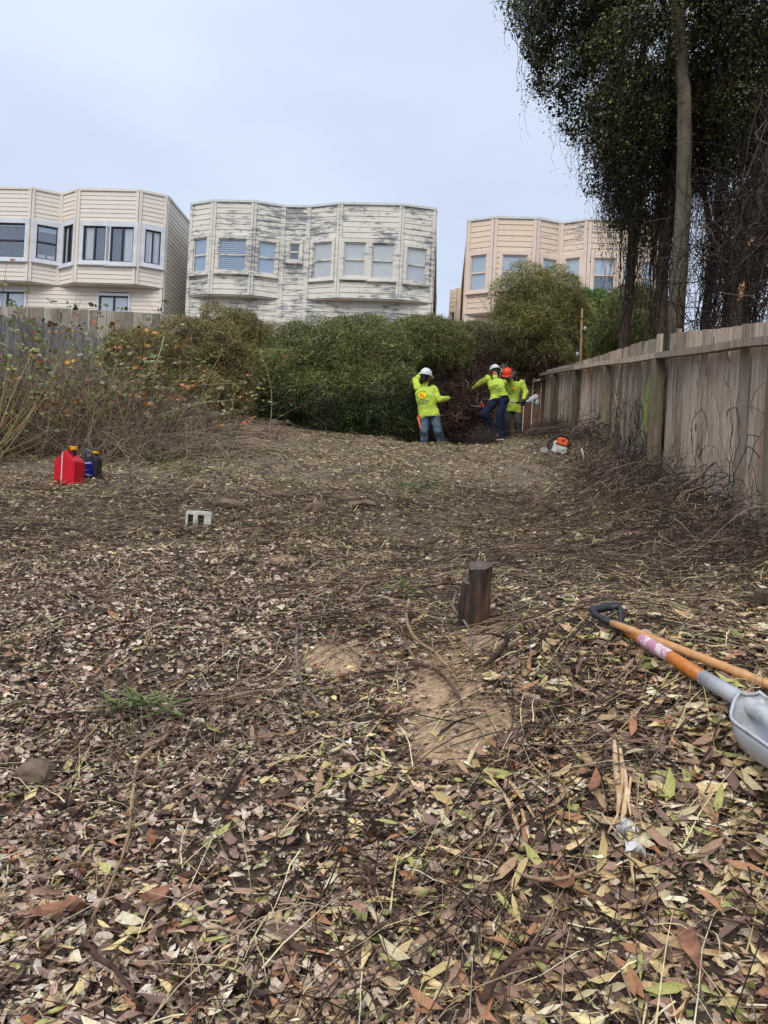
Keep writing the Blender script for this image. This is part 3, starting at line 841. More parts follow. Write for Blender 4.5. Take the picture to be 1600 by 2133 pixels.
def right_house():
    H_ = House('bay_window_house', 'pale pink clapboard house behind the trees, furthest right of the three', 'house', 976, 600, 30.6, 463, 'bay window houses on the hill')
    b = .42; zt = H_.zt - 4; zb = H_.on_w(966, 655, 0)[1]
    u = lambda px, py, w: H_.on_w(px, py, w)[0]
    pts = [(u(976, 463, 0), 0), (u(1031, 456, -b), -b), (u(1119, 458, -b), -b), (u(1169, 469, 0), 0), (u(1226, 462, -b), -b), (u(1318, 465, -b), -b), (u(1380, 475, 0), 0)]
    k = dict(trim=PINK_T, tw=.12)
    PB = mat('blind_pale_blue', (.56, .66, .70), (.50, .60, .65), 2, .8)
    fl = (('flat', 0, 1, 0, 1, PB),)
    wins = {0: [W(982, 534, 1012, 604, cur=fl, **k)], 1: [W(1047, 531, 1096, 602, cur=fl, **k)], 2: [W(1130, 538, 1155, 605, cur=fl, **k)],
            3: [W(1179, 540, 1206, 608, cur=(('flat', 0, 1, .5, 1, PB), ('drape', 0, .5, 0, .5, SHEER)), **k)],
            4: [W(1237, 538, 1279, 610, cur=(('flat', 0, .45, .5, 1, PB), ('drape', .45, .95, .55, 1, SHEER)), **k), W(1299, 540, 1316, 612, cur=fl, **k)],
            5: [W(1336, 545, 1362, 615, cur=fl, **k)]}
    for i in range(6):
        H_.panel(pts[i], pts[i + 1], zb, zt, .215, PINK, wins.get(i, ()), PINK_T, cw=.13)
    A, R = pts[0], pts[-1]
    H_.panel(A, R, -.5, zb - .03, .215, PINK, (), PINK_T)
    H_.panel((A[0], 12), A, -.5, zt, .215, PINK, (), PINK_T, cw=.14); H_.panel(R, (R[0], 12), -.5, zt, .215, PINK, (), PINK_T)
    H_.core([(A[0] + .05, .22), (R[0] - .05, .22), (R[0] - .05, 12), (A[0] + .05, 12)], -.6, zt - .02, INTER)
    H_.core(inset_poly([(A[0] + .06, 0)] + pts[1:-1] + [(R[0] - .06, 0)], .3, .22), zb + .01, zt - .02, INTER, 'bay_core')
    for q in (pts[0:4], pts[3:7]):
        H_.part('soffit', MB().prism([(q[0][0], .1)] + q + [(q[3][0], .1)], zb - .045, zb - .012, lambda x, y, t: Vector((x, y, t))), SOFF)
    H_.cap(pts, zt, CAPM, .09, .08)
    # light-well bay on the left side wall
    w0 = 7.5; uL, zL = H_.on_w(939, 604, w0 + .3); uR, _ = H_.on_w(956, 600, w0)
    P0, P1, P2 = (uL, w0 + .3), (uL + (A[0] - uL) * .62, w0), (A[0] - .02, w0)
    H_.panel(P0, P1, -.5, zL, .215, PINK, [W(940, 652, 946, 700, trim=PINK_T, tw=.09)], PINK_T, cw=.09)
    H_.panel(P1, P2, -.5, zL, .215, PINK, (), PINK_T, cw=.09)
    H_.core([(P0[0], P0[1] + .2), (P2[0], P2[1] + .2), (P2[0], w0 + 2.5), (P0[0], w0 + 2.5)], -.6, zL - .02, PINK_T, 'side_wing')
right_house()

# ------------------------------------------------------------------ fences
def wood_mat(name, c1, c2, tint=None, tlo=.55):
    m, t, b = new_mat(name)
    b.inputs['Roughness'].default_value = .85; b.inputs['Specular IOR Level'].default_value = .15
    tc = t.nodes.new('ShaderNodeTexCoord'); oi = t.nodes.new('ShaderNodeObjectInfo')
    ad = t.nodes.new('ShaderNodeVectorMath'); ad.operation = 'ADD'
    sc = t.nodes.new('ShaderNodeVectorMath'); sc.operation = 'SCALE'; sc.inputs[0].default_value = (37, 17, 9)
    t.links.new(oi.outputs['Random'], sc.inputs['Scale']); t.links.new(tc.outputs['Object'], ad.inputs[0]); t.links.new(sc.outputs[0], ad.inputs[1])
    mp = t.nodes.new('ShaderNodeMapping'); mp.inputs['Scale'].default_value = (8, 8, .8); t.links.new(ad.outputs[0], mp.inputs[0])
    nz = t.nodes.new('ShaderNodeTexNoise'); nz.inputs['Scale'].default_value = 3; nz.inputs['Detail'].default_value = 9; nz.inputs['Roughness'].default_value = .72
    t.links.new(mp.outputs[0], nz.inputs['Vector'])
    r = t.nodes.new('ShaderNodeValToRGB'); e = r.color_ramp.elements
    e[0].position = .28; e[0].color = (*[c * .35 for c in c2], 1); e[1].position = .72; e[1].color = (*c1, 1)
    q = e.new(.44); q.color = (*c2, 1)
    t.links.new(nz.outputs[0], r.inputs[0])
    hv = t.nodes.new('ShaderNodeMapRange'); hv.inputs['To Min'].default_value = .58; hv.inputs['To Max'].default_value = 1.24
    t.links.new(oi.outputs['Random'], hv.inputs[0])
    vm = t.nodes.new('ShaderNodeVectorMath'); vm.operation = 'SCALE'; t.links.new(r.outputs[0], vm.inputs[0]); t.links.new(hv.outputs[0], vm.inputs['Scale'])
    last = vm.outputs[0]
    # knots, nail stains and splits
    m3 = t.nodes.new('ShaderNodeMapping'); m3.inputs['Scale'].default_value = (9, 9, 3.2); t.links.new(ad.outputs[0], m3.inputs[0])
    n3 = t.nodes.new('ShaderNodeTexNoise'); n3.inputs['Scale'].default_value = 1.3; n3.inputs['Detail'].default_value = 2; t.links.new(m3.outputs[0], n3.inputs['Vector'])
    r3 = t.nodes.new('ShaderNodeValToRGB'); r3.color_ramp.elements[0].position = .66; r3.color_ramp.elements[1].position = .72; t.links.new(n3.outputs[0], r3.inputs[0])
    x3 = t.nodes.new('ShaderNodeMixRGB'); t.links.new(r3.outputs[0], x3.inputs[0]); t.links.new(last, x3.inputs[1]); x3.inputs[2].default_value = (*[c * .3 for c in c2], 1)
    last = x3.outputs[0]
    if tint:
        n2 = t.nodes.new('ShaderNodeTexNoise'); n2.inputs['Scale'].default_value = 1.1; n2.inputs['Detail'].default_value = 6
        m2 = t.nodes.new('ShaderNodeMapping'); m2.inputs['Scale'].default_value = (2, 2, .8); t.links.new(tc.outputs['Object'], m2.inputs[0]); t.links.new(m2.outputs[0], n2.inputs['Vector'])
        r2 = t.nodes.new('ShaderNodeValToRGB'); r2.color_ramp.elements[0].position = tlo; r2.color_ramp.elements[1].position = tlo + .12; r2.color_ramp.elements[1].color = (.8, .8, .8, 1)
        t.links.new(n2.outputs[0], r2.inputs[0])
        mx = t.nodes.new('ShaderNodeMixRGB'); t.links.new(r2.outputs[0], mx.inputs[0]); t.links.new(last, mx.inputs[1]); mx.inputs[2].default_value = (*tint, 1)
        last = mx.outputs[0]
    t.links.new(last, b.inputs['Base Color'])
    bp = t.nodes.new('ShaderNodeBump'); bp.inputs['Strength'].default_value = .45; bp.inputs['Distance'].default_value = .006
    t.links.new(nz.outputs[0], bp.inputs['Height']); t.links.new(bp.outputs[0], b.inputs['Normal'])
    return m
FBOARD = wood_mat('weathered_board', (.64, .535, .425), (.37, .285, .215), (.33, .20, .115), .60)
FBOARD_G = wood_mat('mossy_board', (.58, .51, .40), (.36, .31, .23), (.34, .42, .07), .56)
FPOST = wood_mat('fence_post', (.30, .25, .17), (.165, .138, .092))
GREYB = wood_mat('grey_board', (.44, .40, .34), (.27, .24, .19), (.20, .19, .12), .56)
SILVB = wood_mat('silver_board', (.60, .56, .50), (.42, .38, .33))
GATEB = wood_mat('brown_board', (.30, .20, .14), (.16, .105, .075))

def interp(x, xs, ys): return float(np.interp(x, xs, ys))

FX = lambda d: 2.36 + .0687 * d
def right_fence():
    root = empty('wooden_fence', (FX(8.3), 8.3, h(FX(8.3), 8.3)))
    tag(root, 'weathered board fence with posts and a top rail along the right side of the yard', 'fence')
    def zof(d, table):
        ds = [q[0] for q in table]; zs = [at(q[1], q[2], q[0]).z for q in table]
        return interp(d, ds, zs)
    def pxd(d):                                      # image column of the fence line at depth d
        return project(np.array([[FX(d), d, 3.0]]))[0][0]
    tops = [(d, pxd(d), y) for d, y in ((4.2, 652), (5.55, 668), (6.6, 683), (7.95, 692), (8.3, 699), (9.3, 712), (11, 733), (14, 757), (17.8, 770))]
    rails = [(d, pxd(d), y) for d, y in ((4.2, 695), (5.55, 709), (6.6, 727), (7.95, 739), (8.3, 741), (9.3, 750), (11, 756), (14, 769), (17.8, 779))]
    d = 4.3
    while d < 17.7:
        w = .235 if d < 7.95 else .195
        if d < 7.95 < d + w: w = 7.95 - d
        if w < .1: d = 7.96; continue
        if 7.95 < d < 8.42: d += .05; continue
        jt = random.uniform(-.008, .008); z1 = zof(d, tops) + jt; zt2 = zof(d + w, tops) + jt; zg = h(FX(d), d) - .06
        if 7.75 < d < 7.95: z1 += .04; zt2 += .04
        if 8.42 < d < 8.58: z1 += .03; zt2 += .03
        ln = random.uniform(-.006, .006); off = random.uniform(-.012, .012)
        lean = .02 if d > 8.4 else -.055
        g = lambda dd, o, z: Vector((FX(dd) + o, dd, z))
        a, b_ = d, d + w - (random.choice((.024, .034, .046)) if d < 7.95 else random.choice((.018, .028, .036)))
        th = .028
        sh = lean * (z1 - zg) * .0
        mb = MB().hexa([g(a, off, zg), g(b_, off, zg), g(b_, off + th, zg), g(a, off + th, zg), g(a + ln, off + .02, z1), g(b_ + ln, off + .02, zt2), g(b_ + ln, off + .02 + th, zt2), g(a + ln, off + .02 + th, z1)])
        mossy = 8.45 < d < 9.5
        mb.build('fence_board', FBOARD_G if mossy else FBOARD, root)
        d += w
    # top rail, in lengths from post to post
    posts = [5.28, 8.2, 10.75, 13.25, 15.75]
    ends = [4.2, 8.18, 13.2, 17.9]
    for a, b_ in zip(ends[:-1], ends[1:]):
        mb = MB(); ks = np.linspace(a, b_ - .012, 6)
        for q0, q1 in zip(ks[:-1], ks[1:]):
            z0, z1 = zof(q0, rails), zof(q1, rails)
            mb.hexa([Vector((FX(q0) - .12, q0, z0 - .034)), Vector((FX(q1) - .12, q1, z1 - .034)), Vector((FX(q1) - .012, q1, z1 - .034)), Vector((FX(q0) - .012, q0, z0 - .034)),
                     Vector((FX(q0) - .12, q0, z0 + .026)), Vector((FX(q1) - .12, q1, z1 + .026)), Vector((FX(q1) - .012, q1, z1 + .026)), Vector((FX(q0) - .012, q0, z0 + .026))])
        mb.build('top_rail', FBOARD, root)
    for p in posts:
        zg = h(FX(p) - .06, p) - .1; z1 = zof(p, rails) - .05
        s = .10 if p != 8.2 else .115
        MB().box((FX(p) - .018 - s / 2, p, (zg + z1) / 2), (s, s, z1 - zg)).build('post', FPOST, root, bevel=.006)
    MB().hexa([Vector((FX(q) + o, q, h(FX(14), q) + z)) for z in (-.03, .13) for q, o in ((12.9, -.06), (17.8, -.06), (17.8, -.02), (12.9, -.02))]).build('kickboard', FBOARD, root)
right_fence()

def board_row(name, label, pts, n_, wd, m, gap=.012, jit=.02, th=.02, lab_part='fence_board'):
    """pts: list of (top point world); boards follow the polyline in plan and in height"""
    P = [Vector(p) for p in pts]
    root = empty(name, (P[0].x, P[0].y, h(P[0].x, P[0].y))); tag(root, label, 'fence')
    acc = [0]
    for a, b_ in zip(P[:-1], P[1:]): acc.append(acc[-1] + (Vector((b_.x, b_.y, 0)) - Vector((a.x, a.y, 0))).length)
    q = 0
    while q + wd <= acc[-1] + 1e-6:
        c = q + wd / 2
        X, Y, Z = (interp(c, acc, [p[i] for p in P]) for i in range(3))
        X2, Y2 = interp(c + .05, acc, [p.x for p in P]), interp(c + .05, acc, [p.y for p in P])
        a = math.atan2(Y2 - Y, X2 - X); z0 = h(X, Y) - .1; z1 = Z + random.uniform(-jit, jit)
        MB().box((X, Y, (z0 + z1) / 2), (wd - gap, th, z1 - z0), Matrix.Rotation(a + random.uniform(-.03, .03), 3, 'Z') @ Matrix.Rotation(random.uniform(-.006, .006), 3, 'Y')).build(lab_part, m, root)
        q += wd
    return root
back = board_row('wooden_fence', 'grey brown board fence in front of the cream house, behind the brambles', [at(-420, 627, 17.3), at(0, 638, 16.7), at(200, 645, 16.4), at(410, 659, 16.0)], 0, .205, GREYB, .014, .012)
board_row('picket_fence', 'low silvery picket fence running back behind the brambles on the left', [at(-420, 560, 8.0), at(0, 653, 12.2), at(110, 672, 13.8), at(240, 712, 16.0)], 0, .15, SILVB, .02, .04)
gate = board_row('wooden_fence', 'brown board fence behind the workers at the far right corner', [at(940, 770, 18.9), at(985, 768, 18.8), at(1030, 778, 18.7), at(1090, 782, 18.6), at(1122, 792, 18.5), at(1175, 790, 18.6), at(1240, 790, 18.8)], 0, .20, GATEB, .012, .07)
p0, p1 = at(979.5, 767, 17.9), at(981.5, 850, 17.9)
tag(MB().tube([p0, p1 - Vector((0, 0, .5))], .03, 10).build('metal_post', mat('galvanised', (.55, .60, .60), (.45, .50, .50), 6, .45, metal=.3), smooth=True), 'thin galvanised metal post rising from the brush beside the brown boards', 'post')

# ------------------------------------------------------------------ shrubs and vine mounds
def blob(px, py, d, rx, ry, rz=None):
    """ellipsoid: image centre, depth, half-sizes in photo pixels -> metres"""
    c = at(px, py, d); k = d / FPX
    return np.array(c), np.array([rx * k, (rz if rz else .5 * (rx + ry)) * k, ry * k])

def blob_points(blobs, n_, front=.72, depth=.3, lump=.2, box=False):
    """points spread near the surface of a union of ellipsoids, lumpy"""
    area = np.array([np.prod(r) ** (2 / 3) for _, r in blobs]); area /= area.sum()
    P, N = [], []
    for (c, r), a in zip(blobs, area):
        m = int(n_ * a)
        v = unit(rng.normal(size=(m, 3)))
        flip = (v[:, 1] > .15) & (rng.random(m) < front); v[flip, 1] *= -1
        nv = v
        if box: v = v / (np.abs(v) ** 3).sum(1, keepdims=True) ** (1 / 3)
        q_ = c + v * r; s = 1 + lump * ((noise2(q_[:, 0] * 1.0 + q_[:, 1] * .6 + 60, q_[:, 2] + 60 - q_[:, 1] * .3, 1.7) - .5) * 1.9 + (noise2(q_[:, 0] + q_[:, 1] * .5 + 25, q_[:, 2] + 25, 4.6) - .5) * 1.5)
        s2 = s * (1 - depth * rng.random(m) ** 1.6)
        p = c + v * r * s2[:, None]
        ok = np.ones(m, bool)
        for c2, r2 in blobs:
            if c2 is c: continue
            ok &= (((p - c2) / (r2 * .80)) ** 2).sum(1) > 1
        P.append(p[ok]); N.append(unit(nv / r)[ok])
    return np.concatenate(P), np.concatenate(N)

CORE_DARK = mat('dark_core_fill', (.075, .055, .042), (.03, .024, .02), 30, .9)
def core_mesh(blobs, k=.80):  # dark ellipsoids added inside a plant so no light passes through
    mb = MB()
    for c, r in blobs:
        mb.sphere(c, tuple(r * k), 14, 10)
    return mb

def mound(name, label, blobs, n_, pal, pal2=None, split=None, length=(.06, .19), width=.010, leaf=None, cat='shrub', group=None, nleaf=0, lpal=None, depth=.3, base=None):
    c0 = blobs[0][0]; zb = min(c[2] - r[2] for c, r in blobs)
    root = empty(name, (c0[0], c0[1], h(c0[0], c0[1]))); tag(root, label, cat, group)
    nleaf = nleaf or int(n_ * 1.15); n_ = int(n_ * .62)
    P, N = blob_points(blobs, n_, depth=depth, box=True)
    P = P[(k := P[:, 2] > H(P[:, 0], P[:, 1]) - .05)]; N = N[k]
    m = len(P)
    T = unit(N * .5 + rng.normal(0, .8, (m, 3)) + np.array([0, 0, .05]))
    L = rng.uniform(*length, m); t = np.linspace(0, 1, 3)[None, :, None]
    sag = np.array([0, 0, -1.])[None, None, :] * (t ** 2) * (L * rng.uniform(.0, .5, m))[:, None, None]
    side = unit(rng.normal(size=(m, 3)))[:, None, :] * np.sin(t * np.pi) * (L * .22)[:, None, None]
    paths = P[:, None, :] + T[:, None, :] * t * L[:, None, None] + sag + side
    cl = noise2(P[:, 0] * 1.0 + P[:, 1] * .4 + 30, P[:, 2] + 30, 2.4)[:, None]
    col = pick(pal, m) * (.68 + .64 * cl)
    if pal2 is not None:
        px, py = project(P)
        w = split(px, py) + rng.normal(0, .18, m)
        col = np.where((w > .5)[:, None], pick(pal2, m) * (.7 + .6 * cl), col)
    W_ = rng.uniform(.6, 1.4, m) * width
    V, Fc, cc = ribbon_field(paths, W_, col, unit(N + rng.normal(0, .5, (m, 3))))
    obj('foliage', np_mesh('foliage', V, Fc, cc), vmat('wire_vine', .6, .18, .3, .2, 40), root)
    def leafcol(P, m):
        cl = .62 + .76 * noise2(P[:, 0] * 1.2 + P[:, 1] * .6, P[:, 2] * 1.2, 3.1)[:, None]
        col = pick(lpal or pal, m) * cl
        if pal2 is not None:
            px, py = project(P); w = split(px, py) + rng.normal(0, .18, m)
            col = np.where((w > .5)[:, None], pick(pal2, m) * cl, col)
        return col
    if nleaf:
        P, N = blob_points(blobs, nleaf, depth=depth * .7, box=True)
        P = P[(k := P[:, 2] > H(P[:, 0], P[:, 1]) - .05)]; N = N[k]
        m = len(P); S = leaf or .042; ar = (.5, .9) if lpal else (.24, .5)
        L = rng.uniform(.6, 1.3, m) * S
        V, Fc, cc = (quad_field if lpal else tri_field)(P, rng.normal(size=(m, 3)), unit(N + rng.normal(0, .7, (m, 3))), L, L * rng.uniform(*ar, m), rng.uniform(-.2, .2, m), leafcol(P, m))
        obj('leaves', np_mesh('leaves', V, Fc, cc), vmat('shrub_leaf', .5, .2, .4, .2, 40), root)
    # bare shoots that stick out of the foliage
    k_ = max(30, n_ // 160); i = rng.integers(0, m, k_); t = np.linspace(0, 1, 6)[None, :, None]
    D = unit(unit(rng.normal(0, .6, (k_, 3)) + np.array([0, -.3, .7]))); Ls = rng.uniform(.25, .7, k_)
    sh_ = P[i][:, None, :] - D[:, None, :] * .15 + D[:, None, :] * t * Ls[:, None, None] + unit(rng.normal(size=(k_, 3)))[:, None, :] * (t ** 2) * (Ls * .35)[:, None, None]
    V, Fc, cc = tube_field(sh_, rng.uniform(.003, .006, k_)[:, None] * np.linspace(1, .4, 6)[None], pick([(2, (110, 92, 66)), (1, (150, 132, 98)), (1, (74, 60, 48))], k_), 3)
    tag(obj('shoots', np_mesh('shoots', V, Fc, cc), vmat('twig_bark'), root), kind='stuff')
    core_mesh(blobs).build('stems', CORE_DARK, root, smooth=True)  # not real stems: added dark core that blocks light through the foliage
    return root

OLIVE = [(3, (146, 134, 78)), (2, (116, 108, 60)), (2.2, (180, 166, 108)), (1.2, (80, 70, 46)), (1.2, (122, 96, 68))]
GREEN = [(3, (114, 124, 64)), (2, (88, 98, 50)), (2.4, (142, 142, 84)), (1.2, (50, 58, 32)), (1.4, (172, 168, 110))]
SHADEG = [(3, (62, 80, 42)), (2, (44, 60, 32)), (1.8, (88, 108, 58)), (1.2, (30, 36, 24))]  # darker greens that paint shade onto a lower face
DEAD = [(3, (82, 64, 56)), (2, (58, 45, 40)), (1.4, (120, 98, 84)), (1, (96, 76, 66))]
GP = 'vine covered shrubs along the back of the yard'
mound('vine_shrub', 'olive brown wiry shrub behind the brambles, leftmost of the back row', [blob(330, 770, 14, 80, 75), blob(275, 745, 14.5, 65, 50), blob(420, 750, 15, 100, 85), blob(470, 800, 15, 70, 95), blob(390, 830, 14.3, 95, 75)], 42000, OLIVE, group=GP)
mound('vine_shrub', 'small olive mound rising in front of the peeling white house, behind the left shrub', [blob(485, 702, 16.6, 78, 55), blob(535, 735, 16.6, 55, 65)], 15000, OLIVE + [(2, (110, 118, 62))], group=GP)
mound('vine_shrub', 'large dark green vine mound in the middle of the back row', [blob(620, 785, 16.4, 105, 92), blob(700, 775, 16.6, 110, 92), blob(775, 780, 16.6, 90, 98), blob(590, 850, 16.0, 80, 90), blob(680, 855, 16.0, 100, 85), blob(785, 855, 16.0, 85, 85), blob(745, 706, 17, 62, 44)], 78000, GREEN, SHADEG, lambda px, py: np.clip((py - 760) / 110, 0, 1), group=GP, nleaf=95000)  # lower face darkened by height: shade painted into the foliage colours
mound('vine_shrub', 'rounded green and brown vine mound behind the worker with the raised arm', [blob(880, 702, 17.2, 62, 44), blob(905, 735, 17, 75, 55)], 20000, GREEN + [(2, (120, 112, 66))], DEAD, lambda px, py: np.clip((py - 735) / 60, 0, 1), group=GP)
mound('vine_shrub', 'low dark mound of vines behind the two workers, left of the tall bush', [blob(1000, 722, 18.6, 66, 46), blob(955, 735, 18.4, 55, 48)], 21000, [(2, (132, 132, 90)), (2, (100, 102, 66)), (1.2, (140, 122, 94))], DEAD, lambda px, py: np.clip((py - 705) / 60, 0, 1), group=GP)
mound('vine_shrub', 'tall rounded wiry bush in front of the pink house', [blob(1122, 640, 19, 96, 80), blob(1108, 700, 18.8, 90, 75), blob(1168, 685, 19, 62, 85), blob(1120, 740, 18.8, 75, 60)], 52000, OLIVE[:3] + GREEN, DEAD, lambda px, py: np.clip((py - 690) / 90, 0, .9) * np.clip(1.2 - np.abs(px - 1130) / 90, 0, 1), group=GP)
mound('leafy_shrub', 'bright green leafy shrub beside the bamboo pole, right of the tall bush', [blob(1225, 660, 19.5, 46, 55), blob(1245, 705, 19, 50, 45), blob(1195, 700, 19.2, 40, 50)], 4000, GREEN, group=GP, nleaf=16000, leaf=.06, lpal=[(3, (78, 116, 52)), (2, (100, 140, 66)), (1, (56, 88, 44)), (1, (132, 158, 84))])
mound('vine_shrub', 'green bush behind the dark trunks, above the far end of the right fence', [blob(1315, 655, 16.5, 62, 60), blob(1350, 690, 16, 55, 45), blob(1270, 710, 17, 45, 40)], 16000, GREEN, group=GP, nleaf=16000)

def tangle(name, label, blobs, n_, pal, r=(.003, .008), L=(.3, 1.1), cat='brush', curl=.5, core=None, lift=.0):
    """heap of curling cut stems"""
    c0 = blobs[0][0]; root = empty(name, (c0[0], c0[1], h(c0[0], c0[1]))); tag(root, label, cat)
    P, N = blob_points(blobs, n_, front=.6, depth=.55, lump=.2); m = len(P); k = 8
    hd = unit(rng.normal(size=(m, 3)) - N * (rng.normal(0, .5, (m, 1)))); ax = unit(rng.normal(size=(m, 3))); Ls = rng.uniform(*L, m)
    pts = np.zeros((m, k, 3)); pts[:, 0] = P
    for i in range(1, k):
        hd = unit(hd + np.cross(ax, hd) * curl * rng.uniform(.3, 1, (m, 1)) + rng.normal(0, .12, (m, 3)))
        pts[:, i] = pts[:, i - 1] + hd * (Ls / (k - 1))[:, None]
    pts[..., 2] = np.maximum(pts[..., 2], H(pts[..., 0].ravel(), pts[..., 1].ravel()).reshape(m, k) + .01)
    R = rng.uniform(*r, m)
    V, Fc, cc = tube_field(pts, R[:, None] * np.linspace(1, .45, k)[None, :], pick(pal, m), 3)
    obj('stems', np_mesh('stems', V, Fc, cc), vmat('twig_bark'), root)
    if core: core_mesh(blobs, core).build('core', CORE_DARK, root, smooth=True)
    return root
PURP = [(3, (88, 64, 58)), (2, (60, 45, 42)), (1.8, (128, 100, 90)), (.8, (180, 152, 134))]
tangle('vine_tangle', 'dark brown bare vine tangle hanging behind the two right workers', [blob(905, 830, 17.3, 65, 90), blob(850, 880, 17.2, 55, 55), blob(900, 890, 17.0, 50, 45), blob(960, 800, 18, 60, 65), blob(985, 770, 18.3, 45, 35)], 2600, DEAD, core=.8)
tangle('brush_pile', 'heap of cut purple brown stems between the workers', [blob(960, 850, 17.0, 40, 68), blob(985, 880, 17.1, 34, 36), blob(942, 820, 16.9, 24, 42), blob(985, 830, 17.2, 26, 38), blob(955, 800, 17.1, 32, 34)], 2300, PURP, L=(.25, .8), core=.72)
tangle('twig_bundle', 'small grey tuft of fine twigs on the ground at the foot of the brush heap', [blob(1010, 912, 15.0, 28, 18)], 500, [(2, (92, 84, 80)), (1, (70, 62, 60))], r=(.0015, .003), L=(.15, .4), curl=.2)

# ------------------------------------------------------------------ brambles, dry stalks and the bare shrub on the left
def stalk_paths(P, lean, L, k=6, sag=.3):
    m = len(P); t = np.linspace(0, 1, k)[None, :, None]
    D = unit(lean)
    side = unit(rng.normal(size=(m, 3)))[:, None, :] * np.sin(t * np.pi) * (L * .07)[:, None, None]
    out = D * np.array([1, 1, 0])
    return P[:, None, :] + D[:, None, :] * t * L[:, None, None] + np.array([0, 0, -1.])[None, None] * t ** 2 * (L * sag)[:, None, None] + out[:, None, :] * t ** 2 * (L * sag * .6)[:, None, None] + side

def leaf_sprays(pts, per, size, pal, name, root, m_):
    """leaves set along stems (in threes)"""
    m, k, _ = pts.shape
    i = rng.integers(0, m, per); j = rng.integers(k // 3, k, per)
    base = pts[i, j] + rng.normal(0, .02, (per, 3))
    P, T, c = [], [], []
    col = pick(pal, per)
    for a in (-.9, 0, .9):
        ang = rng.uniform(0, 2 * np.pi, per) + a
        d = np.c_[np.cos(ang), np.sin(ang), rng.uniform(-.3, .6, per)]
        P.append(base + unit(d) * size * .6); T.append(d); c.append(col)
    P, T, c = np.concatenate(P), np.concatenate(T), np.concatenate(c)
    n_ = len(P); L = rng.uniform(.6, 1.3, n_) * size
    N = unit(rng.normal(0, .6, (n_, 3)) + np.array([0, -.5, .7]))
    V, Fc, cc = leaf_field(P, T, N, L, L * rng.uniform(.55, .8, n_), rng.uniform(-.2, .1, n_), c, rng.uniform(0, .5, n_))
    obj(name, np_mesh(name, V, Fc, cc), m_, root)

